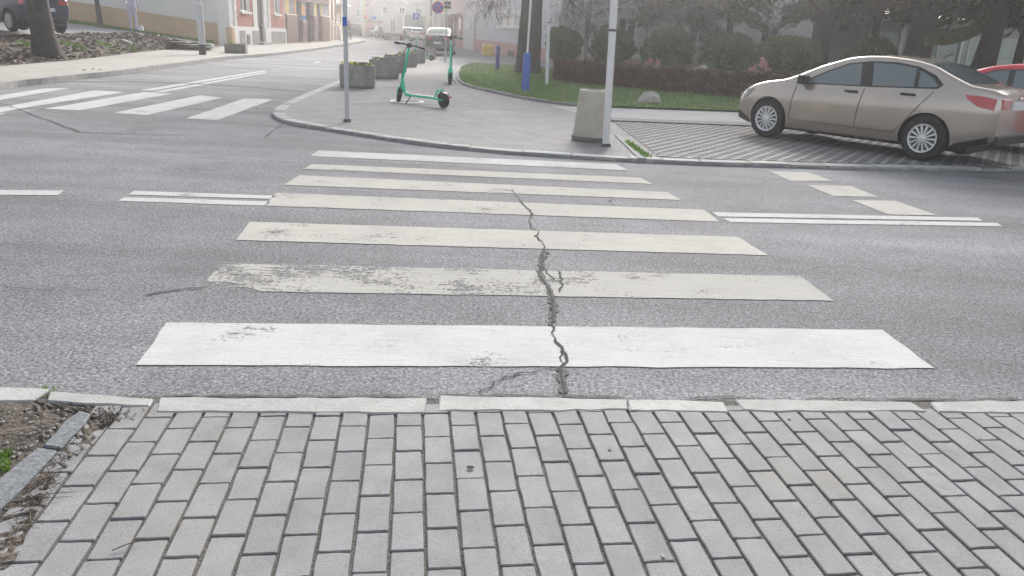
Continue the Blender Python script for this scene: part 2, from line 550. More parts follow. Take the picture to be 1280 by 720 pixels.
# road: one sheet from the near kerb to the far end of the street
mb = MB()
nx, ny = 40, 60
ys = [0, .5, 1, 2, 4, 8, 14, 20, 30, 36] + [38 + i * 2.5 for i in range(45)]
for j, yy in enumerate(ys):
    for i in range(nx + 1):
        x = -80 + 160 * i / nx
        y0 = KA.y + (x - KA.x) * kd.y / kd.x
        fade = max(0, 1 - yy / 20)
        Y = yy + (y0 if abs(x) < 80 else y0) * fade + 3.0 * (1 - fade)
        mb.v.append((x, Y, far_z(Y)))
for j in range(len(ys) - 1):
    for i in range(nx):
        a = j * (nx + 1) + i
        mb.f.append((a, a + 1, a + nx + 2, a + nx + 1))
road = struct(mb.build('road', 'asphalt'))

def road_poly(name, px, mat, z=.004, parent=None, jit=.004, seg=.12):
    pts = [atg(u, v, z) for u, v in px]
    out = []
    for a, b_ in zip(pts, pts[1:] + pts[:1]):
        n = max(1, int((b_ - a).length / seg))
        for i in range(n):
            p = a.lerp(b_, i / n)
            if i: p = p + Vector((random.gauss(0, jit), random.gauss(0, jit), 0))
            out.append(p)
    bm = bmesh.new()
    vs = [bm.verts.new((p.x, p.y, far_z(p.y) + z)) for p in out]
    f = bm.faces.new(vs)
    f.normal_update()
    if f.normal.z < 0: bmesh.ops.reverse_faces(bm, faces=[f])
    me = bpy.data.meshes.new(name)
    bm.to_mesh(me)
    bm.free()
    me.materials.append(MATS[mat])
    return link(name, me, parent or road)

zebra = [
    ([(208, 403), (1103, 412), (1168, 460), (170, 456)], 'paint_fresh'),
    ([(276, 329), (1000, 345), (1042, 376), (250, 363)], 'paint_worn'),
    ([(312, 277), (922, 296), (960, 319), (295, 300)], 'paint_cream'),
    ([(345, 241), (880, 262), (900, 277), (330, 257)], 'paint_cream'),
    ([(375, 219), (835, 240), (851, 250), (354, 231)], 'paint_cream'),
    ([(390, 205), (800, 222), (816, 230), (378, 211)], 'paint_cream'),
    ([(398, 188), (770, 205), (786, 213), (388, 195)], 'paint_fresh')]
for px, mt in zebra: road_poly('zebra_stripe', px, mt)
for px in ([(250, 119), (278, 122), (184, 144), (142, 141)], [(305, 123), (342, 124), (272, 150), (233, 148)],
           [(180, 115), (216, 117), (100, 138), (56, 136)], [(118, 113), (157, 115), (40, 133), (-4, 141), (-4, 135)],
           [(57, 110.5), (88, 110), (0, 125), (-30, 129), (-30, 124)], [(-3, 107.6), (18, 107.4), (-8, 113), (-30, 113)]):
    road_poly('zebra_stripe', px, 'paint_fresh', seg=.3)
for px, mt in (([(168, 238.5), (345, 244.5), (338, 248.5), (160, 243)], 'paint_fresh'), ([(155, 246.5), (338, 252), (331, 257), (147, 251)], 'paint_fresh'),
           ([(-40, 237), (80, 238), (72, 244), (-40, 243)], 'paint_fresh'), ([(890, 265), (1222, 272), (1228, 276), (898, 270.5)], 'paint_fresh'),
           ([(904, 272.5), (1246, 278.5), (1253, 283), (913, 277.5)], 'paint_fresh'),
           ([(176, 112.5), (270, 97.4), (330, 88), (333, 88.6), (275, 98.6), (190, 113.2)], 'paint_fresh'),
           ([(192, 114.6), (235, 107.2), (330, 90.2), (333, 90.8), (240, 108.6), (205, 115.2)], 'paint_fresh'),
           ([(338, 86.8), (382, 80.3), (384, 80.9), (341, 87.6)], 'paint_cream'), ([(391, 78.5), (401, 77), (402, 77.6), (393, 79.2)], 'paint_fresh'),
           ([(-40, 146), (0, 140.5), (50, 136), (46, 137.5), (0, 143), (-40, 149)], 'paint_cream')):
    road_poly('lane_line', px, mt, seg=.4, jit=.003)
for px in ([(962, 214), (1010, 215), (1041, 226), (988, 226)], [(1008, 231), (1064, 232.5), (1098, 246), (1042, 245)], [(1064, 250), (1120, 251), (1172, 269), (1110, 268)]):
    road_poly('give_way_dash', px, 'paint_cream')

def crack(px, wd, mat='crack_fill', z=.0065, name='crack', sub=.035, wob=.008):
    pts = resample([atg(u, v, z) for u, v in px], sub)
    L, R_ = [], []
    hk = .7
    for i, p in enumerate(pts):
        hk = min(1, max(.35, hk + random.gauss(0, .2)))
        d = (pts[min(i + 1, len(pts) - 1)] - pts[max(i - 1, 0)])
        d = Vector((d.x, d.y, 0)).normalized()
        nrm = Vector((-d.y, d.x, 0))
        q = p + nrm * random.gauss(0, wob)
        h = wd * hk * (.25 if i in (0, len(pts) - 1) else 1)
        L.append(q + nrm * h / 2)
        R_.append(q - nrm * h / 2)
    n = len(pts)
    vs = [(p.x, p.y, far_z(p.y) + z) for p in L + R_]
    fs = [(i, n + i, n + i + 1, i + 1) for i in range(n - 1)]
    return MB().add(vs, fs).build(name, mat, road)
crack([(640, 236), (645, 243), (655, 256), (666, 267), (661, 276), (664, 284), (674, 290), (670, 295), (681, 306), (679, 318), (676, 333), (674, 344), (688, 364), (692, 380), (690, 408), (695, 426), (705, 438), (713, 451), (704, 455), (702, 474), (706, 492)], .017, z=.0095, wob=.006)
crack([(681, 312), (676, 333), (674, 344), (688, 364), (692, 380), (690, 408)], .042, 'crack_soft', wob=.010)
crack([(703, 455), (698, 446), (703, 436)], .010)
crack([(697, 338), (702, 352), (699, 366)], .016)
crack([(676, 333), (685, 342), (697, 352)], .012)
crack([(703, 457), (657, 466), (624, 473), (610, 484), (602, 492)], .018)
crack([(703, 457), (702, 474), (706, 492)], .05, 'crack_soft', wob=.012)
crack([(640, 239), (625, 236), (612, 238)], .02)
crack([(180, 369), (205, 364), (250, 359), (262, 357)], .016)
crack([(0, 357), (40, 362), (80, 360), (130, 363)], .010)
crack([(60, 345), (110, 342), (190, 338), (250, 334)], .008)
crack([(1010, 335), (1060, 333), (1110, 340), (1160, 336)], .008)
crack([(766, 246), (762, 252), (770, 258)], .02)
crack([(40, 103), (130, 101.5), (235, 104), (300, 108), (380, 114.5)], .34, 'crack_soft', name='road_seam', sub=.4, wob=.02)
crack([(0, 128), (100, 165), (170, 168), (240, 170)], .06, 'crack_soft', name='road_seam', sub=.2, wob=.02)
crack([(330, 172), (345, 161), (356, 153)], .03, 'crack_fill', name='road_seam', sub=.1)
crack([(1215, 219), (1280, 228)], .05, 'crack_soft', name='road_seam', sub=.1)
# grit swept into the gutter by the near kerb
crack([(200, 494.5), (330, 494.5), (440, 495), (540, 496)], .018, 'crack_soft', name='gutter_dirt', sub=.05)
crack([(545, 493), (640, 494), (720, 495), (782, 497)], .02, 'crack_soft', name='gutter_dirt', sub=.05)
crack([(860, 498), (905, 495), (935, 499), (1280, 499)], .025, 'crack_soft', name='gutter_dirt', sub=.05)

# ---- near pavement with its pavers
PZ = .030
PAV = struct(MB().sheet([tuple(p[:2]) for p in (KA - kd * 30 - EF * .07, KB + kd * 30 - EF * .07, KB + kd * 30 - EF * 12, KA - kd * 30 - EF * 12)], .0215).build('pavement', 'joint_sand'))
# near kerb stones
kerb_near = struct(MB().sheet([tuple((KA - kd * 30 + EF * .0)[:2]), tuple((KB + kd * 30)[:2]), tuple((KB + kd * 30 - EF * .04)[:2]), tuple((KA - kd * 30 - EF * .04)[:2])], .003).build('kerb', 'joint_sand'))
def stone(px, z, mat, parent, name='kerb_stone', jit=.006, depth=.12):
    pts = [at(u, v, z) for u, v in px]
    ring = []
    for a, b_ in zip(pts, pts[1:] + pts[:1]):
        n = max(1, int((b_ - a).length / .07))
        for i in range(n):
            p = a.lerp(b_, i / n)
            ring.append((p.x + random.gauss(0, jit), p.y + random.gauss(0, jit * .7)))
    return MB().prism(ring, z - depth, z).build(name, mat, parent, bevel=.006)
for px in ([(-90, 480), (62, 486), (44, 500), (-90, 500)], [(66, 489), (192, 497), (186, 508), (58, 501)], [(201, 496), (535, 497), (533, 516), (192, 514)],
           [(547, 494), (781, 498), (783, 512), (546, 513)], [(784, 499), (905, 501), (911, 515), (789, 512.5)], [(917, 498), (1138, 502), (1160, 514), (931, 513)],
           [(1162, 501), (1330, 501), (1350, 516), (1177, 515)]):
    stone(px, .034, 'kerb_pale', kerb_near)
ex = [(-90, 480), (1330, 501)]
for sgn, start in ((-1, at(-95, 490, .034)), (1, at(1338, 509, .034))):
    p = start
    for i in range(8):
        q = p + kd * sgn * 1.0
        a, b_ = (p, q) if sgn > 0 else (q, p)
        MB().prism([(a.x + .01, a.y - .04), (b_.x - .01, b_.y - .04), (b_.x - .01, b_.y + .055), (a.x + .01, a.y + .055)], -.08, .034).build('kerb_stone', 'kerb_pale', kerb_near, bevel=.006)
        p = q
# pavers
PW, PL, GAP = .1075, .190, .0085
s0 = at(456, 560, PZ).dot(ER)
f0 = at(430, 582, PZ).dot(EF)
edgeA, edgeB = at(123, 530, PZ), at(-10, 716, PZ)
ed = (edgeB - edgeA).normalized()
var = []
for k in range(6):
    x, y = (PW - .0108) / 2, (PL - .0082) / 2
    n_ = 3
    ring = []
    for (ax, ay), (bx, by) in zip([(-x, -y), (x, -y), (x, y), (-x, y)], [(x, -y), (x, y), (-x, y), (-x, -y)]):
        for i in range(n_):
            ring.append((ax + (bx - ax) * i / n_ + random.gauss(0, .0012), ay + (by - ay) * i / n_ + random.gauss(0, .0012)))
    var.append(MB().prism(ring, -.05, 0).mesh('paver', 'paver', bevel=.003))
cells = []
for c in range(-34, 48):
    ph = (PL / 2 if c % 2 else 0) + random.gauss(0, .004)
    sc_ = s0 + (c + .5) * PW
    base = ER * sc_
    # forward coordinate of the kerb's rear edge on this column
    k0 = KA - EF * .095
    A_ = np.array([[EF.x, -kd.x], [EF.y, -kd.y]])
    r_ = np.linalg.solve(A_, np.array([k0.x - base.x, k0.y - base.y]))
    fk = r_[0] - (.045 if c < -8 else .012 if c > 12 else .018) + random.gauss(0, .004)
    for r in range(-12, 18):
        fa = f0 + ph + r * PL
        fb = fa + PL
        if fa > fk - .022: continue
        fb2 = min(fb, fk)
        ctr = base + EF * ((fa + fb2) / 2)
        off = (ctr - edgeA)
        side = ed.x * off.y - ed.y * off.x
        if side < -.045 - random.random() * .03: continue
        u, v = proj((ctr.x, ctr.y, PZ))
        cells.append((ctr, (fb2 - fa) / PL, u, v, c, r))
def seen(cl): return -40 < cl[2] < 1320 and cl[3] < 760
vis = [c for c in cells if seen(c)]
vis.sort(key=lambda c: (c[0].x ** 2 + c[0].y ** 2))
own = vis[:298]
rest = vis[298:] + [c for c in cells if not seen(c)]
def paver_pose(cl):
    ctr, ly = cl[0], cl[1]
    lean = .022 if (cl[4] < -9) else .005
    M = Matrix.Translation((ctr.x, ctr.y, PZ + random.gauss(0, .0010))) @ Matrix.Rotation(-AZ + random.gauss(0, .012 if cl[4] > -9 else .03), 4, 'Z') \
        @ Matrix.Rotation(random.gauss(0, lean), 4, 'X') @ Matrix.Rotation(random.gauss(0, lean), 4, 'Y') @ Matrix.Diagonal((1, ly if ly > .99 else ly - .01, 1, 1))
    return M
for cl in own:
    o = link('paver', random.choice(var), PAV)
    o.matrix_world = paver_pose(cl)
mb = MB()
for cl in rest:
    x, y = (PW - GAP) / 2, (PL - GAP) / 2
    mb.box((0, 0, -.025), (2 * x, 2 * y, .05), 0, paver_pose(cl))
struct(mb.build('outlying_pavers', 'paver', PAV, bevel=.0), 'stuff')

# soil corner by the near kerb, with edging slabs, pebbles, weeds and litter
sp_px = [(-200, 500), (40, 501), (120, 509), (150, 518), (130, 535), (60, 610), (20, 700), (-60, 760), (-400, 760)]
mb = MB()
bm = bmesh.new()
vs = [bm.verts.new((p.x, p.y, .030)) for p in [at(u, v, .030) for u, v in sp_px]]
f = bm.faces.new(vs)
bmesh.ops.triangulate(bm, faces=[f])
for _ in range(4): bmesh.ops.subdivide_edges(bm, edges=bm.edges[:], cuts=1, use_grid_fill=True)
for v in bm.verts: v.co.z += random.gauss(0, .004)
me = bpy.data.meshes.new('soil_patch')
bm.to_mesh(me)
bm.free()
for p in me.polygons:
    if p.normal.z < 0: p.flip()
me.materials.append(MATS['soil'])
struct(link('soil_patch', me))
edging = struct(MB().sheet([tuple(at(u, v, .0)[:2]) for u, v in ((98, 520), (112, 522), (0, 630), (-60, 660))], .0275).build('edging', 'soil'))
stone([(97, 512), (115, 516), (77, 558), (51, 556)], .046, 'granite', edging, 'edging_slab', .004)
stone([(49, 558), (73, 562), (0, 634), (-70, 700), (-110, 690), (-30, 620)], .046, 'granite', edging, 'edging_slab', .004)
def scatter_px(n, quad, z):
    out = []
    for _ in range(n):
        a, b_ = random.random(), random.random()
        p = Vector(quad[0]).lerp(Vector(quad[1]), a).lerp(Vector(quad[3]).lerp(Vector(quad[2]), a), b_)
        out.append(at(p.x, p.y, z))
    return out
def pebbles(pts, r0, r1, name, mat, parent=None):
    mb = MB()
    for p in pts:
        r = random.uniform(r0, r1)
        M = Matrix.Translation((p.x, p.y, p.z)) @ Matrix.Rotation(random.random() * 6, 4, 'Z') @ Matrix.Diagonal((r, r * random.uniform(.6, 1), r * .5, 1))
        mb.add([(0, 0, -.8), (1, 0, 0), (.2, .9, .1), (-.9, .4, 0), (-.7, -.7, .1), (.4, -.9, 0), (.1, 0, .9)],
               [(0, 2, 1), (0, 3, 2), (0, 4, 3), (0, 5, 4), (0, 1, 5), (6, 1, 2), (6, 2, 3), (6, 3, 4), (6, 4, 5), (6, 5, 1)], M)
    return mb.build(name, mat, parent)
struct(pebbles(scatter_px(70, [(-10, 505), (90, 512), (60, 545), (-10, 590)], .034), .004, .012, 'pebbles', 'pebble'), 'stuff')
tag(bpy.data.objects['pebbles'], 'pale pebbles strewn over the bare soil beside granite edging', 'gravel')
struct(pebbles(scatter_px(130, [(70, 500), (190, 512), (140, 528), (100, 522)], .034) + scatter_px(100, [(60, 560), (110, 520), (60, 620), (0, 690)], .034), .002, .006, 'soil_crumbs', 'soil'), 'stuff')
tag(bpy.data.objects['soil_crumbs'], 'dark soil crumbs between edging slabs and pavers', 'soil')
def litter(pts, name, mat, size, label, cat):
    mb = MB()
    for p in pts:
        s_ = random.uniform(*size)
        M = Matrix.Translation((p.x, p.y, p.z + .004)) @ Matrix.Rotation(random.random() * 6.3, 4, 'Z') @ Matrix.Rotation(random.gauss(0, .4), 4, 'X')
        mb.add([(-s_, 0, 0), (0, -s_ * .45, s_ * .2), (s_, 0, 0), (0, s_ * .45, s_ * .25)], [(0, 1, 2), (0, 2, 3)], M)
    o = mb.build(name, mat)
    return tag(o, label, cat, kind='stuff')
litter(scatter_px(150, [(60, 560), (118, 522), (70, 600), (0, 690)], .025) + scatter_px(60, [(90, 505), (270, 512), (230, 520), (130, 527)], .02), 'leaf_litter', 'dry_leaf', (.004, .013), 'dry brown leaf scraps along the paver edge by granite edging', 'leaves')
mb = MB()
for p in scatter_px(60, [(50, 570), (112, 524), (70, 610), (0, 690)], .035) + scatter_px(14, [(100, 508), (180, 515), (150, 526), (120, 530)], .03):
    a = random.random() * 6.3
    L_ = random.uniform(.03, .12)
    d = Vector((math.cos(a), math.sin(a), 0)) * L_
    mb.tube([p, p + d * .5 + Vector((random.gauss(0, .005), random.gauss(0, .005), .004)), p + d], [.0012, .0012, .0006], 4)
tag(mb.build('fallen_twigs', 'twig'), 'thin dry twigs scattered on soil along the pavers', 'twigs', kind='stuff')
def tuft(pts, h0, h1, wd, mb):
    for p in pts:
        a = random.random() * 6.3
        h = random.uniform(h0, h1)
        d = Vector((math.cos(a), math.sin(a), 0))
        n_ = Vector((-d.y, d.x, 0)) * wd
        tip = p + d * h * random.uniform(.2, .8) + Vector((0, 0, h))
        mid = p + d * h * .15 + Vector((0, 0, h * .6))
        mb.add([p - n_, p + n_, mid + n_ * .7, mid - n_ * .7, tip], [(0, 1, 2, 3), (3, 2, 4)])
mb = MB()
tuft(scatter_px(220, [(-12, 565), (16, 568), (12, 592), (-16, 596)], .02), .012, .04, .0025, mb)
tag(mb.build('weed_tuft', 'weed'), 'bright green weed tuft growing in soil by the edging slab', 'weed', kind='stuff')
mb = MB()
tuft(scatter_px(90, [(56, 484), (72, 488), (60, 500), (46, 498)], .01), .008, .022, .002, mb)
tag(mb.build('weed_tuft', 'weed'), 'small green weed in the gap between two kerb stones', 'weed', kind='stuff')
# bits lying on the pavers
p = at(588, 584, PZ + .004)
tag(MB().lathe([(.012, 0), (.012, .001), (.0, .0012)], 14, Matrix.Translation(p) @ Matrix.Diagonal((1.2, .8, 1, 1)), cap=False).build('chewing_gum', 'crack_fill'), 'dark flattened chewing gum spot on grey paver', 'gum')
for u_, v_, lb_ in ((762, 561, 'pale flattened gum spot on a paver near the kerb'), (829, 694, 'small pale gum spot on a grey paver'), (986, 522, 'tiny pale spot of gum beside the kerb joint')):
    p = at(u_, v_, PZ + .004)
    tag(MB().lathe([(.008, 0), (.008, .001), (.0, .0012)], 12, Matrix.Translation(p) @ Matrix.Diagonal((.8, 1.4, 1, 1)), cap=False).build('chewing_gum', 'pebble'), lb_, 'gum')
a_, b_ = at(140, 688, PZ + .006), at(178, 676, PZ + .008)
tag(MB().tube([a_, a_.lerp(b_, .5) + Vector((0, .004, .003)), b_], [.002, .002, .001], 5).build('twig', 'twig'), 'thin dark twig lying across pavers', 'twig')

# ---- far corner pavement (island) and its kerb
IZ = .045
def pp(px, z=IZ): return [at(u, v, z) for u, v in px]
front = [(1420, 213), (1280, 211), (1100, 209), (960, 205), (880, 202.5), (800, 199), (730, 195), (640, 189), (560, 181.5), (500, 174), (465, 169), (415, 161), (378, 155), (352, 149), (341, 141.5), (347, 133), (364, 124.5), (383, 116.5), (410, 105.5), (421, 101.5)]
front_w = [at(u, v, IZ) for u, v in front]
front_w += [at(450, 90, IZ), at(474, 80.5, IZ), at(497, 71.5, IZ), atg(519, 64, IZ), atg(536, 59, IZ)]
front_w[0] = front_w[1] + (front_w[1] - front_w[2]).normalized() * 12
path = smooth_path(front_w, 6)
# dense side sheet following the street's climb
inner = [Vector((40, front_w[0].y + 3, 0)), Vector((45, 90, 0)), Vector((-4, 96, 0))]
poly = [(p.x, p.y) for p in path] + [(-7.5, 96), (50, 96), (50, path[0].y)]
bm = bmesh.new()
vs = [bm.verts.new((x, y, IZ)) for x, y in poly]
f = bm.faces.new(vs)
f.normal_update()
if f.normal.z < 0: bmesh.ops.reverse_faces(bm, faces=[f])
bmesh.ops.triangulate(bm, faces=bm.faces[:])
for yc in (40, 46, 52, 58, 64, 70, 78, 86):
    bmesh.ops.bisect_plane(bm, geom=bm.verts[:] + bm.edges[:] + bm.faces[:], plane_co=(0, yc, 0), plane_no=(0, 1, 0))
for v in bm.verts: v.co.z = IZ + far_z(v.co.y)
me = bpy.data.meshes.new('corner_pavement')
bm.to_mesh(me)
bm.free()
me.materials.append(MATS['far_paving'])
struct(link('corner_pavement', me))
# kerb stones along the path
kerb_far = struct(MB().add([(p.x, p.y, far_z(p.y) + .002) for p in path] + [(p.x, p.y, far_z(p.y) + IZ - .012) for p in path], [(i + 1, i, len(path) + i, len(path) + i + 1) for i in range(len(path) - 1)]).build('kerb', 'kerb_grey'))
kerb_far.name = 'corner_kerb'
def kerb_run(path, parent, mat, lens, wd, zt, z0, gap=.012, maxn=120):
    # walk the path and lay one stone after another; wd > 0 lies left of travel
    segs = [(b_ - a).length for a, b_ in zip(path, path[1:])]
    tot = sum(segs)
    def pos(s_):
        for a, b_, l in zip(path, path[1:], segs):
            if s_ <= l: return a.lerp(b_, s_ / l), (b_ - a).normalized()
            s_ -= l
        return path[-1], (path[-1] - path[-2]).normalized()
    s_, n = 0, 0
    while s_ < tot - .1 and n < maxn:
        L_ = random.uniform(*lens(s_))
        ring = []
        back = []
        for k in range(4):
            p, d = pos(min(s_ + gap + (L_ - 2 * gap) * k / 3, tot))
            nn = Vector((-d.y, d.x, 0))
            ring.append((p.x + random.gauss(0, .004), p.y + random.gauss(0, .004)))
            back.append((p.x + nn.x * wd + random.gauss(0, .006), p.y + nn.y * wd + random.gauss(0, .006)))
        p, d = pos(s_ + L_ / 2)
        z = far_z(p.y)
        dz = random.gauss(0, .004)
        MB().prism(ring + back[::-1], z + z0, z + zt + dz).build('kerb_stone', mat, parent, bevel=.008)
        s_ += L_
        n += 1
kerb_run(path, kerb_far, 'kerb_pale', lambda s_: (.45, .8) if s_ < 20 else (.28, .5) if s_ < 32 else (.5, .9), -.20, IZ + .006, .001, .018)

# parking bay of openwork slabs
bay_px = [(764, 150), (960, 157.5), (1280, 171), (1420, 178), (1420, 209), (1280, 207.5), (1100, 205), (960, 201.5), (880, 199), (824, 196.5)]
bay = [at(u, v, IZ) for u, v in bay_px]
bayo = struct(MB().sheet([(p.x, p.y) for p in bay], IZ + .004).build('parking_bay', 'lattice_soil'))
def inside(x, y, poly):
    c = False
    n = len(poly)
    for i in range(n):
        x1, y1 = poly[i][0], poly[i][1]
        x2, y2 = poly[i - 1][0], poly[i - 1][1]
        if (y1 > y) != (y2 > y) and x < (x2 - x1) * (y - y1) / (y2 - y1) + x1: c = not c
    return c
# lattice of concrete bars: clip each bar of the two families to the bay
def clip_bar(o, d, poly):
    ts = []
    n = len(poly)
    for i in range(n):
        a, b_ = poly[i], poly[(i + 1) % n]
        ex_, ey_ = b_[0] - a[0], b_[1] - a[1]
        det = d[0] * -ey_ + ex_ * d[1]
        if abs(det) < 1e-9: continue
        rx, ry = a[0] - o[0], a[1] - o[1]
        t_ = (rx * -ey_ + ex_ * ry) / det
        q = (d[0] * ry - d[1] * rx) / det
        if 0 <= q < 1: ts.append(t_)
    ts.sort()
    return list(zip(ts[::2], ts[1::2]))
bp = [(p.x, p.y) for p in bay]
mb = MB()
cx_, cy_ = 7.0, 13.5
for ang, pitch, wd, zt in ((math.radians(-12), .17, .066, .007), (math.radians(58), .17, .056, .0085)):
    d = (math.cos(ang), math.sin(ang))
    n_ = (-d[1], d[0])
    for k in range(-95, 96):
        o = (cx_ + n_[0] * k * pitch, cy_ + n_[1] * k * pitch)
        for t0, t1 in clip_bar(o, d, bp):
            if t1 - t0 < .05: continue
            m_ = (t0 + t1) / 2
            mb.box((o[0] + d[0] * m_, o[1] + d[1] * m_, IZ + zt / 2 + .001), (t1 - t0, wd, zt), ang)
struct(mb.build('openwork_lattice', 'lattice_concrete', bayo), 'stuff')
# concrete edging and weeds at the bay's side
stone([(768, 168), (775, 168), (808, 197.5), (798, 197.5)], IZ + .02, 'kerb_grey', kerb_far, 'edging_strip', .003)
stone([(764, 147.5), (960, 154.5), (1280, 167), (1280, 170), (960, 157.3), (764, 150)], IZ + .035, 'granite', kerb_far, 'edging_strip', .003)
mb = MB()
tuft(scatter_px(420, [(780, 178), (786, 177), (815, 197), (804, 197)], IZ + .01), .02, .06, .006, mb)
tag(mb.build('weed_strip', 'weed'), 'strip of green weeds along the parking bay edge', 'weed', kind='stuff')
# pale path between the bay and the lawn
struct(MB().sheet([(p.x, p.y) for p in pp([(690, 133), (735, 134.5), (925, 141), (1100, 150), (1400, 165), (1400, 176), (1280, 167.5), (960, 154.5), (764, 147.5), (740, 146)], IZ)], IZ + .006).build('path', 'pale_path'))
# lawn
lawn_px = [(578, 84), (574, 94), (576, 102), (586, 108), (606, 113), (640, 120.5), (690, 129), (735, 133.5), (925, 140.5), (1100, 149), (1330, 160), (1330, 128), (1000, 117), (925, 113), (820, 106), (700, 96), (690, 86.5), (640, 82.5), (592, 79.5)]
lw = [at(u, v, IZ) for u, v in lawn_px]
lawn_poly = [(p.x, p.y) for p in lw]
struct(MB().prism(lawn_poly, IZ + .01, IZ + .05).build('lawn', 'turf'))
mb = MB()
nb = 0
while nb < 42000:
    u = random.uniform(572, 1330) if random.random() < .75 else random.uniform(572, 700)
    v = random.uniform(79, 160)
    p = at(u, v, IZ + .05)
    if p.y > 60 or not inside(p.x, p.y, lawn_poly): continue
    h = random.uniform(.03, .09)
    a = random.random() * 6.3
    d = Vector((math.cos(a), math.sin(a), 0))
    n_ = Vector((-d.y, d.x, 0)) * random.uniform(.006, .014)
    mb.add([p - n_, p + n_, p + d * h * .7 + Vector((0, 0, h))], [(0, 1, 2)])
    nb += 1
tag(mb.build('lawn_grass', 'grass_blade'), 'short green grass on the lawn behind the scooters', 'grass', kind='stuff')
lawn_kerb = struct(MB().sheet([(p.x, p.y) for p in pp([(600, 111), (640, 120), (640, 120.5), (600, 111.5)], IZ)], IZ + .003).build('lawn_kerb', 'kerb_grey'))
lk = smooth_path([at(u, v, IZ) for u, v in [(592, 79), (578, 84), (573.5, 94), (575.5, 102), (586, 108.3), (606, 113.3), (640, 120.8), (690, 129.3), (735, 133.8)]], 5)
kerb_run(lk, lawn_kerb, 'kerb_grey', lambda s_: (.6, 1.0), -.07, IZ + .07, IZ + .001)
# path and street behind the lawn
struct(MB().add([(p.x, p.y, far_z(p.y) + IZ + .006) for p in [atg(u, v, IZ) for u, v in ((545, 69.5), (572, 67.5), (690, 80.5), (900, 96), (900, 100), (690, 86), (592, 79), (560, 82))]], [tuple(range(8))]).build('back_lane', 'asphalt_smooth'))
bpy.data.objects['back_lane'].data.polygons[0].flip() if bpy.data.objects['back_lane'].data.polygons[0].normal.z < 0 else None
# manhole ring and a pale patch of mortar in the corner pavement
p = at(509, 127, IZ)
MBr = MB().lathe([(.27, 0), (.33, 0), (.33, .010), (.27, .010), (.27, 0)], 28, Matrix.Translation((p.x, p.y, IZ + .001)) @ Matrix.Diagonal((1.1, 1.4, 1, 1)), cap=False)
tag(MBr.build('manhole_ring', 'ring_white'), 'white manhole ring set in the paving under the green scooter', 'manhole')
pp_ = [at(u, v, IZ) for u, v in ((572, 139), (600, 137.5), (640, 139), (648, 142.5), (620, 144), (580, 143))]
struct(MB().sheet([(q.x, q.y) for q in pp_], IZ + .004).build('paving_patch', 'kerb_grey'))
for px in ([(470, 110), (500, 109), (570, 111), (640, 113)], [(415, 131), (470, 129.5), (560, 131), (600, 133)], [(380, 112), (425, 113), (470, 110)]):
    pts = resample([at(u, v, IZ + .003) for u, v in px], .25)
    mb = MB()
    for a, b_ in zip(pts, pts[1:]):
        d = (b_ - a).normalized()
        n_ = Vector((-d.y, d.x, 0)) * random.uniform(.015, .035)
        mb.add([a - n_, b_ - n_, b_ + n_, a + n_], [(0, 1, 2, 3)])
    struct(mb.build('paving_joint', 'crack_soft'))

# ---- left side: pavement with kerb, soil bank, upper lot
LZ = .13
lk_px = [(-120, 121), (0, 104), (25, 100), (60, 97), (105, 92), (147, 88), (225, 78), (285, 70.5), (339, 66.5), (396, 60), (427, 56), (447, 52.5), (456, 50)]
lkp = [atg(u, v, LZ) for u, v in lk_px]
lkp.append(lkp[-1] + Vector((-3.0, 6, 0)))
lkp = smooth_path(lkp, 4)
lp = [(p.x, p.y) for p in lkp] + [(-60, 112), (-60, 14)]
bm = bmesh.new()
vs = [bm.verts.new((x, y, LZ)) for x, y in lp]
f = bm.faces.new(vs)
f.normal_update()
if f.normal.z < 0: bmesh.ops.reverse_faces(bm, faces=[f])
bmesh.ops.triangulate(bm, faces=bm.faces[:])
for yc in range(40, 112, 6):
    bmesh.ops.bisect_plane(bm, geom=bm.verts[:] + bm.edges[:] + bm.faces[:], plane_co=(0, yc, 0), plane_no=(0, 1, 0))
for v in bm.verts: v.co.z = LZ + far_z(v.co.y)
me = bpy.data.meshes.new('street_pavement')
bm.to_mesh(me)
bm.free()
me.materials.append(MATS['left_paving'])
struct(link('street_pavement', me))
kl = struct(MB().add([(p.x, p.y, far_z(p.y) + .002) for p in lkp] + [(p.x, p.y, far_z(p.y) + LZ - .01) for p in lkp], [(i, i + 1, len(lkp) + i + 1, len(lkp) + i) for i in range(len(lkp) - 1)]).build('street_kerb', 'kerb_grey'))
kerb_run(lkp, kl, 'kerb_grey', lambda s_: (.8, 1.1), .16, LZ + .006, .001, .015)
# rubble where the kerb is broken
rb = [at(u, v, .04) for u, v in ((108, 92), (114, 91), (120, 90.5), (126, 90), (133, 89.5), (140, 89), (117, 93), (130, 91.5))]
mb = MB()
for p in rb:
    r = random.uniform(.08, .18)
    M = Matrix.Translation((p.x, p.y - .12, .05)) @ Matrix.Rotation(random.random() * 6, 4, 'Z') @ Matrix.Diagonal((r * 1.3, r, r * .7, 1))
    mb.add([(0, 0, -.8), (1, 0, 0), (.2, .9, .1), (-.9, .4, 0), (-.7, -.7, .1), (.4, -.9, 0), (.1, 0, .9)],
           [(0, 2, 1), (0, 3, 2), (0, 4, 3), (0, 5, 4), (0, 1, 5), (6, 1, 2), (6, 2, 3), (6, 3, 4), (6, 4, 5), (6, 5, 1)], M)
tag(mb.build('kerb_rubble', 'soil'), 'brown rubble where the far kerb is broken away', 'rubble', kind='stuff')

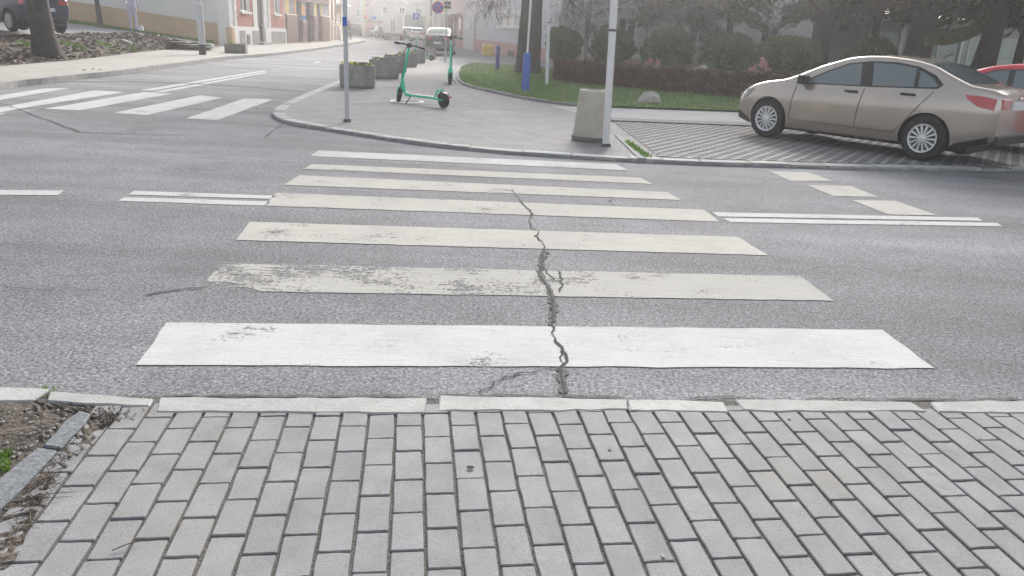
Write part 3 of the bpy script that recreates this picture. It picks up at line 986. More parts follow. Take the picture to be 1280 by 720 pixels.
# bank rows: foot on the pavement, brow, foot of the long wall
US = [-120, -60, 0, 45, 90, 125, 165, 205, 240, 268]
foot = [at(u, v, LZ + .01) for u, v in zip(US, (96, 89, 82, 78.5, 75, 71, 66, 62, 59, 57))]
browY = [25, 26, 27.5, 30, 32.5, 34.5, 36.5, 37.5, 38.2, 38.8]
browV = [33, 39.5, 45, 43.5, 42, 41.3, 41, 47, 53.5, 58.3]
brow = [aty(u, v, y) for u, v, y in zip(US, browV, browY)]
wallY = 48.0
wallV = [-6, 4, 13, 20, 27, 32.5, 39, 45, 50, 54]
wfoot = [aty(u, v, wallY) for u, v in zip(US, wallV)]
def strip(name, rows, mat, sub=6, rough=.0, lift=0):
    mb = MB()
    nr = len(rows)
    cols_ = 60
    grid = []
    for j in range(nr):
        pts = rows[j]
        line = []
        for k in range(cols_ + 1):
            t_ = k / cols_ * (len(pts) - 1)
            i = min(int(t_), len(pts) - 2)
            line.append(pts[i].lerp(pts[i + 1], t_ - i))
        grid.append(line)
    full = []
    for j in range(nr - 1):
        for q in range(sub):
            full.append([a.lerp(b_, q / sub) for a, b_ in zip(grid[j], grid[j + 1])])
    full.append(grid[-1])
    for r_i, line in enumerate(full):
        for p in line:
            k = 0 if r_i in (0, len(full) - 1) else rough
            mb.v.append((p.x, p.y, p.z + lift + random.gauss(0, k)))
    wd = cols_ + 1
    for j in range(len(full) - 1):
        for i in range(cols_): mb.f.append((j * wd + i, j * wd + i + 1, (j + 1) * wd + i + 1, (j + 1) * wd + i))
    return mb.build(name, mat, smooth=60)
mid = [a.lerp(b_, .5) + Vector((0, 0, max(0, b_.z - a.z) * .2)) for a, b_ in zip(foot, brow)]
bank = struct(strip('soil_bank', [foot, mid, brow], 'bank_soil', 8, .03))
lotend = [a.lerp(b_, .80) for a, b_ in zip(brow, wfoot)]
struct(strip('upper_lot', [brow, lotend], 'lot_asphalt', 4, 0, .0))
back = [p + Vector((0, 3, .1)) for p in wfoot]
struct(strip('verge', [lotend, wfoot, back], 'turf', 4, .02, .0))
# leaf litter and weeds on the bank
def bank_pt():
    t_ = random.random() * (len(US) - 1.8) + .6
    i = min(int(t_), len(US) - 2)
    q = random.random()
    a = foot[i].lerp(foot[i + 1], t_ - i)
    m_ = mid[i].lerp(mid[i + 1], t_ - i)
    b2 = brow[i].lerp(brow[i + 1], t_ - i)
    return a.lerp(m_, q * 2) if q < .5 else m_.lerp(b2, q * 2 - 1)
mb = MB()
for k in range(5200):
    p = bank_pt()
    s_ = random.uniform(.04, .10)
    M = Matrix.Translation((p.x, p.y, p.z + .03)) @ Matrix.Rotation(random.random() * 6.3, 4, 'Z') @ Matrix.Rotation(random.gauss(0, .6), 4, 'X')
    mb.add([(-s_, 0, 0), (0, -s_ * .5, 0), (s_, 0, .01), (0, s_ * .5, 0)], [(0, 1, 2, 3)], M)
tag(mb.build('bank_litter', 'dry_leaf'), 'brown fallen leaves covering the soil bank', 'leaves', kind='stuff')
mb = MB()
for k in range(9000):
    p = bank_pt()
    if noise_ok := (math.sin(p.x * 1.9) + math.sin(p.y * 2.7 + p.x) > 1.35):
        tuft([p], .05, .12, .02, mb)
for k in range(5000):
    t_ = random.random() * (len(US) - 1.01)
    i = int(t_)
    p = lotend[i].lerp(lotend[i + 1], t_ - i).lerp(wfoot[i].lerp(wfoot[i + 1], t_ - i), random.uniform(.1, 1))
    tuft([p], .06, .2, .025, mb)
tag(mb.build('bank_grass', 'weed'), 'patchy green grass on the bank and along the wall', 'grass', kind='stuff')
for px in ([(147, 50), (166, 54)],):
    a, b_ = [p_ for p_ in (aty(147, 50.5, 33.0), aty(165, 54.3, 32.0))]
    tag(MB().tube([a, a.lerp(b_, .4) + Vector((0, 0, .05)), b_], [.05, .06, .04], 6).build('broken_branch', 'bag_white'), 'pale bare stick lying on the soil bank', 'branch')
# stepped paving running up to the lot
steps = thing('garden_steps', 'shallow pale paving steps climbing the bank beside the wall', 'steps', tuple(aty(215, 50, 38.5)))
for k, (u, v) in enumerate(((183, 44.6), (202, 48.8), (222, 52.8), (240, 56.4), (255, 59.2))):
    p = aty(u, v, 37.6 + k * .1) - steps.location
    MB().box((p.x, p.y - .1, p.z + .02), (1.1, .8, .045), .12).build('tread', 'left_paving', steps, bevel=.01)

# ================================================================== buildings
class Facade:
    """A building front seen at pixels; local x runs along it, y goes into the building, z up."""
    def __init__(s, name, label, P0, P1, cat='building', group=None):
        s.P0, s.P1 = Vector(P0), Vector(P1)
        d = s.P1 - s.P0
        s.L = math.hypot(d.x, d.y)
        s.rz = math.atan2(d.y, d.x)
        s.z0 = min(s.P0.z, s.P1.z)
        s.o = thing(name, label, cat, (s.P0.x, s.P0.y, s.z0), s.rz, group)
        s.dx = Vector((math.cos(s.rz), math.sin(s.rz), 0))
        s.n = Vector((-s.dx.y, s.dx.x, 0))
    def sz(s, u, v):
        d = ray(u, v)
        o = Vector((0, 0, HC))
        t_ = (s.P0 - o).dot(s.n) / d.dot(s.n)
        p = o + d * t_
        q = p - s.P0
        return q.dot(s.dx), p.z - s.z0
    def rect(s, u0, v0, u1, v1):
        um, vm = (u0 + u1) / 2, (v0 + v1) / 2
        return s.sz(u0, vm)[0], s.sz(u1, vm)[0], s.sz(um, v1)[1], s.sz(um, v0)[1]    # x0 x1 z0 z1
    def wall(s, x0, x1, z0, z1, holes, mat, name='wall', y=0.0, th=.25, parent=None):
        xs = sorted(set([x0, x1] + [min(max(h[k], x0), x1) for h in holes for k in (0, 1)]))
        zs = sorted(set([z0, z1] + [min(max(h[k], z0), z1) for h in holes for k in (2, 3)]))
        def hole(x, z): return any(h[0] < x < h[1] and h[2] < z < h[3] for h in holes)
        mb = MB()
        def q(a, b_, c, d_): mb.add([a, b_, c, d_], [(0, 1, 2, 3)])
        for i in range(len(xs) - 1):
            for j in range(len(zs) - 1):
                xa, xb, za, zb = xs[i], xs[i + 1], zs[j], zs[j + 1]
                if hole((xa + xb) / 2, (za + zb) / 2): continue
                q((xa, y, za), (xb, y, za), (xb, y, zb), (xa, y, zb))
        for h in holes:
            a, b_, c, d_ = max(h[0], x0), min(h[1], x1), max(h[2], z0), min(h[3], z1)
            q((a, y, c), (a, y, d_), (a, y + th, d_), (a, y + th, c))
            q((b_, y, d_), (b_, y, c), (b_, y + th, c), (b_, y + th, d_))
            q((a, y, d_), (b_, y, d_), (b_, y + th, d_), (a, y + th, d_))
            q((b_, y, c), (a, y, c), (a, y + th, c), (b_, y + th, c))
        q((x0, y + th, z0), (x0, y, z0), (x0, y, z1), (x0, y + th, z1))
        q((x1, y, z0), (x1, y + th, z0), (x1, y + th, z1), (x1, y, z1))
        q((x0, y, z1), (x1, y, z1), (x1, y + th, z1), (x0, y + th, z1))
        return mb.build(name, mat, parent or s.o)
    def body(s, x0, x1, D, z1, mat, roof='roof_tile', y=.26, z0=-.6):
        MB().bb(x0 + .01, x1 - .01, y, D, z0, z1 - .01).build('rear_wall', mat, s.o)
        mb = MB()
        e = .35
        mb.add([(x0 - e, -e, z1), (x1 + e, -e, z1), (x1 + e, D + e, z1), (x0 - e, D + e, z1), (x0 + .5, D / 2, z1 + 2.0), (x1 - .5, D / 2, z1 + 2.0)],
               [(0, 1, 5, 4), (1, 2, 5), (2, 3, 4, 5), (3, 0, 4), (3, 2, 1, 0)])
        mb.build('roof', roof, s.o)
    def window(s, x0, x1, z0, z1, mull=1, trans=0, fw=.07, pane='pane', sill=True, frame='trim_white', y=.13, surround=0):
        wn = MB().bb(x0, x1, y + .03, y + .06, z0, z1).build('window', pane, s.o)
        mb = MB()
        mb.bb(x0, x0 + fw, y - .04, y + .029, z0, z1).bb(x1 - fw, x1, y - .04, y + .029, z0, z1)
        mb.bb(x0 + fw, x1 - fw, y - .04, y + .029, z0, z0 + fw).bb(x0 + fw, x1 - fw, y - .04, y + .029, z1 - fw, z1)
        for k in range(mull):
            c = x0 + (x1 - x0) * (k + 1) / (mull + 1)
            mb.bb(c - fw * .5, c + fw * .5, y - .035, y + .028, z0 + fw, z1 - fw)
        if trans:
            c = z0 + (z1 - z0) * trans
            mb.bb(x0 + fw, x1 - fw, y - .033, y + .027, c - fw * .45, c + fw * .45)
        mb.build('frame', frame, wn)
        if sill: MB().bb(x0 - .12, x1 + .12, -.14, y - .045, z0 - .12, z0 - .003).build('sill', 'trim_white', wn)
        if surround:
            k = surround
            MB().bb(x0 - k, x0 - .003, -.05, -.002, z0, z1 + k).bb(x1 + .003, x1 + k, -.05, -.002, z0, z1 + k).bb(x0 - .003, x1 + .003, -.05, -.002, z1 + .003, z1 + k).build('surround', 'trim_white', wn)
        return wn

# ---- brick-panelled town house
B = Facade('town_house', 'cream town house with red brick panels and grey patched plinth', atg(291, 57, LZ), atg(357.5, 54, LZ))
r1 = B.rect(300, -14, 311, 14.5)
r2 = B.rect(342, -10, 349, 17.5)
dr = B.rect(322, -6, 330, 52.5)
pz = B.sz(310, 33.5)[1]
H1 = 7.4
up = lambda r, dz: (r[0], r[1], r[2] + dz, r[3] + dz)
holes = [r1, r2, dr, up(r1, 3.1), up(r2, 3.1)]
holes = [(h[0], h[1], h[2], min(h[3], H1 - .4)) for h in holes]
B.wall(-.25, B.L, -.5, H1, holes, 'wall_white')
xg = (48.35 - B.P0.y) / B.dx.y
B.body(xg, B.L, 9, H1, 'wall_white')
MB().bb(-.24, xg - .02, .26, .75, -.6, H1 - .01).build('rear_wall', 'wall_white', B.o)
for h in (holes[0], holes[1], holes[3], holes[4]):
    wn = B.window(h[0], h[1], h[2], h[3], 1, .68, .09)
    MB().bb(h[0] + .1, h[0] + (h[1] - h[0]) * .45, .2, .215, h[2] + .05, h[3] - .05).build('curtain', 'curtain', wn)
MB().bb(dr[0], dr[1], .12, .2, dr[2], dr[3]).build('door', 'dark_metal', B.o)
dd = bpy.data.objects['door']
MB().bb(dr[1] - .25, dr[1] - .18, .06, .119, dr[2] + 1.0, dr[2] + 1.15).build('handle', 'alu', dd)
st_ = B.rect(325, 52, 338, 54.5)
MB().bb(dr[0] - .15, dr[1] + .3, -.4, -.06, -.3, .16).build('doorstep', 'kerb_grey', B.o, bevel=.01)
for (a, b_, h) in ((295.5, 316, r1), (337.5, 355, r2)):
    x0, x1 = B.sz(a, 25)[0], B.sz(b_, 25)[0]
    B.wall(x0, x1, pz + .02, H1 - .9, [(h[0] - .1, h[1] + .1, h[2] - .02, h[3] + .1), (h[0] - .1, h[1] + .1, h[2] + 3.08, h[3] + 3.2)], 'brick_red', 'brick_panel', -.02, .018)
    for k in range(14):                                        # quoins either side
        z = pz + .04 + k * .42
        if z > H1 - .6: break
        wd = .34 if k % 2 else .46
        MB().bb(x0 - wd, x0 - .01, -.05, -.002, z, z + .38).build('quoin', 'wall_white', B.o)
        if x1 + wd < B.L: MB().bb(x1 + .01, x1 + wd * .7, -.05, -.002, z, z + .38).build('quoin', 'wall_white', B.o)
pl = MB().bb(-.25, dr[0] - .05, -.07, -.003, -.5, pz).build('plinth', 'trim_white', B.o)
pl2 = MB().bb(dr[1] + .05, B.L, -.07, -.003, -.5, pz - .05).build('plinth', 'trim_white', B.o)
for (a, t_, b_, bb_, par) in ((298.5, 38, 305.5, 56, pl), (314.5, 38.5, 323, 56, pl), (338.5, 39.5, 356, 56, pl2)):
    r = B.rect(a, t_, b_, bb_)
    MB().bb(r[0], r[1], -.09, -.072, -.3, r[3]).build('plaster_patch', 'plaster_patch', par)
r = B.rect(307.5, 43, 311, 55)
MB().bb(r[0], r[1], -.10, -.072, r[2], r[3]).build('vent', 'concrete_dark', pl)

# ---- long cream wall with an ochre base running up the lot
p0, p1 = aty(-140, 20, wallY), aty(289, 50, wallY)
LW = thing('long_wall', 'long cream side wall with ochre base above the grass verge', 'wall', (p0.x, wallY, 0))
lo0, lo1 = aty(-140, -12, wallY), aty(286.5, 58, wallY)
mb = MB()
Lx = p1.x - p0.x
mb.add([(0, 0, lo0.z - .4), (Lx, 0, -.2), (Lx, 0, 7.0), (0, 0, 7.4), (0, .3, lo0.z - .4), (Lx, .3, -.2), (Lx, .3, 7.0), (0, .3, 7.4)],
       [(0, 1, 2, 3), (1, 5, 6, 2), (5, 4, 7, 6), (4, 0, 3, 7), (3, 2, 6, 7)])
mb.build('wall', 'wall_cream', LW)
t0 = aty(-140, 4 - 250 * .155, wallY)
t1 = aty(288.5, 4 + 178.5 * .155, wallY)
mb = MB()
mb.add([(0, -.06, lo0.z - .4), (t1.x - p0.x, -.06, -.2), (t1.x - p0.x, -.06, t1.z), (0, -.06, t0.z), (0, -.003, t0.z), (t1.x - p0.x, -.003, t1.z), (t1.x - p0.x, -.003, -.2)],
       [(0, 1, 2, 3), (3, 2, 5, 4), (1, 6, 5, 2)])
mb.build('dado', 'wall_ochre', LW)
q = aty(288.5, 55, 46.9)
MB().bb(q.x - p0.x - .2, q.x - p0.x + .18, 46.75 - wallY, 46.75 - wallY + .5, -.1, 1.22).build('buttress', 'wall_ochre', LW, bevel=.04)

# ---- maroon shop front
B = Facade('shop_house', 'brown shop building with maroon pillars and yellow posters', atg(358, 54, LZ), atg(412, 51.5, LZ))
H2 = 7.2
zf = 3.6
B.wall(0, B.L, zf, H2, [(B.L * .12, B.L * .25, zf + 1, zf + 2.6), (B.L * .45, B.L * .58, zf + 1, zf + 2.6), (B.L * .75, B.L * .88, zf + 1, zf + 2.6)], 'wall_beige')
for k in (.12, .45, .75): B.window(B.L * k, B.L * (k + .13), zf + 1, zf + 2.6)
B.body(0, B.L, 9, H2, 'wall_beige', y=1.0)
MB().bb(0, B.L, .55, .98, -.4, zf).build('shop_glazing', 'shop_dark', B.o)
MB().bb(.0, B.L, -.08, .5, zf - .5, zf - .004).build('fascia', 'shop_maroon', B.o)
for a, b_, top in ((358, 372, 18), (378, 383.5, 26), (392, 397, 20), (402, 412, 20)):
    x0, x1 = B.sz(a, 40)[0], B.sz(b_, 40)[0]
    zt = B.sz((a + b_) / 2, top)[1]
    pi_ = MB().bb(x0, min(x1, B.L), -.06, .3, -.4, zt).build('pillar', 'shop_maroon', B.o, bevel=.02)
    MB().bb(x0 + .1, min(x1, B.L) - .1, -.09, -.061, zt * .45, zt - .15).build('pillar_panel', 'shop_maroon', pi_)
    MB().bb(x0 + .05, min(x1, B.L) - .05, .02, .28, zt + .003, zf - .51).build('upper_pillar', 'wall_grey', B.o)
for a, t_, b_, bo, mt in ((356.5, -8, 361, 17, 'poster_yellow'), (377, 7, 381.5, 19, 'poster_orange'), (392.5, -4, 396, 20, 'poster_yellow'), (400.5, 2, 402.8, 20, 'poster_yellow'), (367.5, -6, 370, 17, 'poster_orange'), (378, 19.5, 382, 26, 'sign_blue')):
    r = B.rect(a, t_, b_, bo)
    MB().bb(max(r[0], .02), r[1], .0, .015, r[2], min(r[3], zf - .55)).build('poster', mt, B.o)
for a, b_ in ((372.5, 378), (384, 392), (397, 402)):
    x0, x1 = B.sz(a, 40)[0], B.sz(b_, 40)[0]
    d_ = MB().bb(x0 + .05, x1 - .05, .50, .545, .1, 2.7).build('shop_door', 'shop_dark', B.o)
    MB().bb(x0 + .15, x1 - .15, .48, .499, 1.0, 2.5).build('door_pane', 'pane', d_)
    MB().bb(x0, x1, -.35, -.09, -.3, .12).build('doorstep', 'kerb_grey', B.o, bevel=.01)

# ---- beige building with pilasters, at the bend
B = Facade('beige_house', 'beige plaster building with narrow brown pilasters at the bend', atg(412.2, 51.4, LZ), atg(428, 48.6, LZ))
H3 = 7.0
hs_ = []
for a, b_ in ((414, 416), (418.3, 420), (424.8, 426.5)):
    r = B.rect(a, -3, b_, 31)
    hs_.append((r[0], r[1], 1.7, 5.2))
B.wall(0, B.L, -.5, H3, hs_, 'wall_beige')
B.body(0, B.L, 10, H3, 'wall_beige')
for h in hs_: B.window(*h, 0, .5, .1, frame='shop_maroon')
for a, b_ in ((414, 416), (418.3, 420), (421.5, 424)):
    r = B.rect(a, 36, b_, 47)
    MB().bb(r[0], r[1], -.04, -.003, .1, 1.3).build('cellar_grille', 'shop_maroon', B.o)
r = B.rect(421, 3, 427, 7)
MB().bb(r[0], B.L, -.9, -.01, r[2], r[2] + .15).build('canopy', 'trim_white', B.o)
rl = thing('handrail', 'thin dark railing in front of the beige building', 'railing', tuple(B.P0 - B.n * .9), B.rz)
for k in range(5): MB().tube([(B.L * k / 4, 0, 0), (B.L * k / 4, 0, .9)], .03, 6).build('post', 'dark_metal', rl)
MB().tube([(0, 0, .9), (B.L, 0, .9)], .03, 6).build('rail', 'dark_metal', rl)

# ---- far end of the street
B = Facade('far_pink_house', 'pale pink and white house at the far bend of the street', aty(408, 40, 122), aty(456.5, 42, 116))
B.o.location.z = B.z0 = .55
r1, r2, r3 = B.rect(445.5, 11, 449.5, 21), B.rect(446, 29, 450, 35.5), B.rect(432, 11, 436, 21)
h_ = [(r[0], r[1], r[2], r[3]) for r in (r1, r2, r3)] + [(r1[0], r1[1], r1[3] + 1.4, r1[3] + 2.8)]
B.wall(0, B.L, -1, 7.5, h_, 'wall_pale_pink')
B.body(0, B.L, 9, 7.5, 'wall_pale_pink')
for h in h_: B.window(*h, 1, 0, .1, surround=.15)
x0 = B.sz(428, 20)[0]; x1 = B.sz(437, 20)[0]
MB().bb(x0, x1, -.12, -.003, -1, 7.4).build('pilaster', 'wall_white', B.o)
x0 = B.sz(450.5, 20)[0]
MB().bb(x0, B.L, -.10, -.003, -1, 7.4).build('pilaster', 'wall_white', B.o)
B = Facade('far_cream_house', 'cream house with white-framed windows closing the far street', aty(456.7, 42, 118), aty(533, 46, 112))
B.o.location.z = B.z0 = .55
hh = []
for a, t_, b_, bo in ((477.5, 8, 484, 20.5), (498.5, 9, 505.5, 24), (519.5, 10, 526, 24.5)):
    r = B.rect(a, t_, b_, bo)
    hh += [r, up(r, 3.0)]
hh = [(h[0], h[1], h[2], h[3]) for h in hh]
B.wall(0, B.L, -1, 9.5, hh, 'wall_white')
B.body(0, B.L, 9, 9.5, 'wall_white')
for h in hh:
    wn = B.window(*h, 1, .62, .14, surround=.16)
    MB().prism([(h[0] - .5, h[3] + .45), (h[1] + .5, h[3] + .45), (h[1] + .5, h[3] + .6), ((h[0] + h[1]) / 2, h[3] + .85), (h[0] - .5, h[3] + .6)], 0, .2,
               Matrix(((1, 0, 0, 0), (0, 0, 1, -.203), (0, 1, 0, 0), (0, 0, 0, 1)))).build('pediment', 'wall_cream', wn)
MB().bb(0, B.L, -.06, -.003, 4.9, 5.15).build('string_course', 'trim_white', B.o)
r = B.rect(503, 20, 532, 36)
MB().bb(r[0], r[1], -.5, -.1, -.8, r[3]).build('gateway', 'wall_grey', B.o)
q0, q1 = aty(456, 44, 106), aty(482, 44, 106)
GW = thing('pink_wall', 'low pink garden wall behind the dark parked car', 'wall', (q0.x, 106, .55))
MB().bb(0, q1.x - q0.x, 0, .3, -.3, aty(470, 27.5, 106).z - .55).build('wall', 'wall_pink', GW)
MB().bb(-.05, q1.x - q0.x + .05, -.05, .35, aty(470, 27.5, 106).z - .547, aty(470, 27.5, 106).z - .43).build('coping', 'shop_maroon', GW)
p = aty(454.8, 40, 104)
PP = thing('utility_pole', 'pale yellow utility pole at the street bend', 'pole', (p.x, 104, .5))
MB().tube([(0, 0, -.3), (0, 0, 7)], [.22, .16], 10).build('shaft', 'wall_straw', PP)
MB().tube([(0, 0, 3.9), (.8, 0, 4.1)], .06, 6).build('bracket', 'dark_metal', PP)

# ---- right side of the street
B = Facade('straw_house', 'straw-coloured tall house beside the pink doorways', aty(531, 50, 96), aty(559, 57, 78))
B.o.location.z = B.z0 = .35
hh = [B.rect(545, -4, 548.5, 18), B.rect(538, -4, 541, 18)]
hh = [(h[0], h[1], 2.9, 4.9) for h in hh]
B.wall(0, B.L, -1, 9, hh, 'wall_straw')
B.body(0, B.L, 9, 9, 'wall_straw')
for h in hh: B.window(*h, 1, .6, .1)
for a, b_ in ((536, 538.2), (541.5, 544), (549.5, 552)):
    x0, x1 = B.sz(a, 30)[0], B.sz(b_, 30)[0]
    MB().bb(x0, x1, -.12, -.003, -1, 8.8).build('pilaster', 'wall_cream', B.o)
B = Facade('doorway_house', 'pale pink facade with tall doorways and a flat white canopy', aty(559.2, 57, 78), aty(580, 58.5, 72))
B.o.location.z = B.z0 = .33
hh = [B.rect(561.5, 21, 566, 55), B.rect(569, 20, 577, 57)]
hh = [(h[0], h[1], .05, h[3]) for h in hh] + [(h[0], h[1], 4.3, 5.9) for h in hh]
B.wall(0, B.L, -1, 8.5, hh, 'wall_pale_pink')
B.body(0, B.L, 9, 8.5, 'wall_pale_pink')
for h in hh[:2]:
    d_ = MB().bb(h[0], h[1], .15, .24, h[2], h[3]).build('door', 'wall_beige', B.o)
    MB().bb(h[0] + .12, h[1] - .12, .12, .149, h[3] * .55, h[3] - .15).build('door_pane', 'pane_pale', d_)
    MB().bb(h[0] - .15, h[0] - .003, -.05, -.003, h[2], h[3]).bb(h[1] + .003, h[1] + .15, -.05, -.003, h[2], h[3]).build('door_frame', 'shop_maroon', d_)
for h in hh[2:]: B.window(*h, 1, .6)
r = B.rect(556, 15.5, 577, 19)
MB().bb(max(0, r[0]), r[1], -1.0, -.003, r[2], r[2] + .18).build('canopy', 'trim_white', B.o)
MB().bb(0, B.L, -.04, -.003, -.8, .45).build('plinth', 'wall_pink', B.o)

LP0, LP1 = aty(580.2, 58.5, 72), at(694, 78.5, .05)
B = Facade('lilac_house', 'pale lilac house wall with pink plinth behind the lawn', LP0, LP1)
B.o.location.z = B.z0 = .08
hw = B.rect(623, 17, 651, 34)
hh = [hw, up(hw, 3.0), (hw[0] - 5.2, hw[0] - 3.8, hw[2] + 3.0, hw[3] + 3.0)]
B.wall(0, B.L + .0, -1, 8.6, hh, 'wall_lilac')
B.body(0, B.L, 10, 8.6, 'wall_lilac')
for h in hh: B.window(*h, 2, 0, .14, 'pane_pale', surround=.18)
zp0, zp1 = B.sz(580, 47)[1], B.sz(690, 61)[1]
plx = MB().add([(0, -.07, -1), (B.L, -.07, -1), (B.L, -.07, zp1), (0, -.07, zp0), (0, -.003, zp0), (B.L, -.003, zp1)], [(0, 1, 2, 3), (3, 2, 5, 4)]).build('plinth', 'wall_pink', B.o)
r = B.rect(636.5, 63.5, 643, 71)
MB().bb(r[0], r[1], -.10, -.072, r[2], r[3]).build('cellar_vent', 'concrete_dark', plx)
r = B.rect(585, 27, 591, 37)
MB().bb(r[0], r[1], -.30, -.003, r[2], r[3]).build('meter_box', 'trim_white', B.o)
x0, x1 = B.sz(580, 40)[0], B.sz(594, 40)[0]
MB().bb(max(x0, .05), x1, -.12, -.075, -1, B.sz(590, 20)[1]).build('pilaster', 'wall_cream', B.o)

# villa behind the hedge
VY = 47.0
B = Facade('villa', 'cream villa with white-framed tall windows behind the round bushes', aty(697, 78, VY), aty(1080, 92, VY))
B.o.location.z = B.z0 = .1
wb = B.rect(950, 31, 975, 61)
hh = []
for k in (-12.6, -8.4, -4.2, 0, 3.6):
    for dz in (0, 2.75):
        hh.append((wb[0] + k, wb[1] + k, wb[2] + dz, wb[3] + dz))
hh = [h for h in hh if h[0] > .2 and h[1] < B.L - .2]
B.wall(0, B.L, -1, 8.2, hh, 'wall_white')
B.body(0, B.L, 11, 8.2, 'wall_white')
for h in hh: B.window(*h, 1, 0, .12, surround=.16)
MB().bb(0, B.L, -.08, -.003, -1, .55).build('plinth', 'wall_pink', B.o)
MB().bb(0, B.L, -.16, -.003, wb[3] + .38, wb[3] + .62).build('string_course', 'trim_white', B.o)

# pavilion with pale green panels behind the conifers
GY = 38.0
B = Facade('panel_pavilion', 'low pavilion with pale green panels and white posts behind the conifers', aty(1082, 84, GY), aty(1420, 100, GY), 'pavilion')
B.o.location.z = B.z0 = .05
MB().bb(0, B.L, .1, 7, -.5, 3.1).build('wall', 'wall_grey', B.o)
MB().bb(-.4, B.L + .4, -.5, 7.4, 3.103, 3.3).build('roof', 'concrete_dark', B.o)
n_ = 9
for k in range(n_):
    x0 = B.L * k / n_
    x1 = B.L * (k + 1) / n_
    for z0, z1 in ((.25, .95), (.98, 1.68), (1.71, 2.6)):
        MB().bb(x0 + .14, x1 - .14, .02, .097, z0, z1).build('panel', 'panel_green', B.o)
    MB().bb(x0 - .07, x0 + .07, -.06, .095, -.3, 3.05).build('post', 'trim_white', B.o)
    MB().bb(x0 + .32, x0 + .40, -.06, .015, -.3, 3.05).build('post', 'trim_white', B.o)

# ================================================================== vehicles
def smooth_profile(pts, xs, win=.05):
    px = np.array([p[0] for p in pts])
    pz_ = np.array([p[1] for p in pts])
    o = np.argsort(px)
    px, pz_ = px[o], pz_[o]
    k = np.linspace(-1, 1, 9)
    w_ = np.exp(-k ** 2 * 2)
    w_ /= w_.sum()
    return sum(wi * np.interp(xs + ki * win * 1.6, px, pz_) for ki, wi in zip(k, w_))
class Car:
    def __init__(s, spec):
        s.__dict__.update(spec)
        s.px = np.array(sorted(s.top))
    def zt(s, x): return float(smooth_profile(s.top, np.array([x]), .06)[0])
    def zb(s, x): return float(np.interp(x, *zip(*sorted(s.bot))))
    def belt(s, x): return float(np.interp(x, *zip(*sorted(s.beltp))))
    def W(s, x):
        c = (s.nose + s.tail) / 2
        h = (s.nose - s.tail) / 2
        k = abs(x - c) / h
        return s.width / 2 * (1 - s.taper * k ** 6 - .03 * k ** 2)
    def hw(s, x, z):
        b = min(s.belt(x), s.zt(x))
        zb = s.zb(x)
        if z <= b:
            t_ = max(0, (z - zb) / max(b - zb, .01))
            k = 1 - .05 * max(0, (.25 - t_) / .25) ** 2 - .030 * max(0, (.68 - t_) / .68) - .085 * max(0, (t_ - .68) / .32) ** 1.15
            return s.W(x) * k
        return s.W(x) * .915 - (z - b) * s.tumble
    def ztop(s, x, y):
        ym = max(s.hw(x, s.zt(x) - .06), .1)
        return s.zt(x) + .035 * (1 - min(1, abs(y) / ym) ** 2) - .01
    def ring(s, x):
        zt, zb = s.zt(x), s.zb(x)
        r = min(.07, (zt - zb) * .3)
        out = [(0, zb), (s.hw(x, zb) - .06, zb)]
        b = min(s.belt(x), zt - r)
        nz = 8
        for k in range(nz):
            z = zb + .03 + (b - zb - .03) * k / (nz - 1)
            out.append((s.hw(x, z), z))
        if zt - r > b + .001:
            for k in range(1, 5):
                z = b + (zt - r - b) * k / 4
                out.append((s.hw(x, z), z))
        else:
            out += [out[-1]] * 4
        ye = out[-1][0]
        z1 = out[-1][1]
        for k in range(1, 5):
            a = PI / 2 * k / 4
            out.append((ye - r + r * math.cos(a), z1 + r * math.sin(a)))
        yt, zz = out[-1]
        for k in range(1, 6):
            y = yt * (1 - k / 5)
            out.append((y, zz + .025 * (1 - (1 - k / 5) ** 2)))
        return out
    def mesh(s, n=72):
        xs = list(np.linspace(s.tail, s.nose, n))
        mb = MB()
        rings = []
        for i, x in enumerate(xs):
            r = s.ring(x)
            pts = [(x, y, z) for y, z in r] + [(x, -y, z) for y, z in reversed(r[1:-1])]
            rings.append(pts)
        m_ = len(rings[0])
        # rounded ends
        def inset(pts, dx, k):
            cz = np.mean([p[2] for p in pts])
            return [(p[0] + dx, p[1] * k, cz + (p[2] - cz) * k) for p in pts]
        rings = [inset(rings[0], -.05, .93)] + rings + [inset(rings[-1], .05, .90)]
        for r in rings: mb.v.extend(r)
        for i in range(len(rings) - 1):
            for k in range(m_):
                k2 = (k + 1) % m_
                mb.f.append((i * m_ + k, (i + 1) * m_ + k, (i + 1) * m_ + k2, i * m_ + k2))
        mb.f.append(tuple(range(m_)))
        mb.f.append(tuple((len(rings) - 1) * m_ + k for k in range(m_ - 1, -1, -1)))
        mb.mi = [0] * len(mb.f)
        return mb
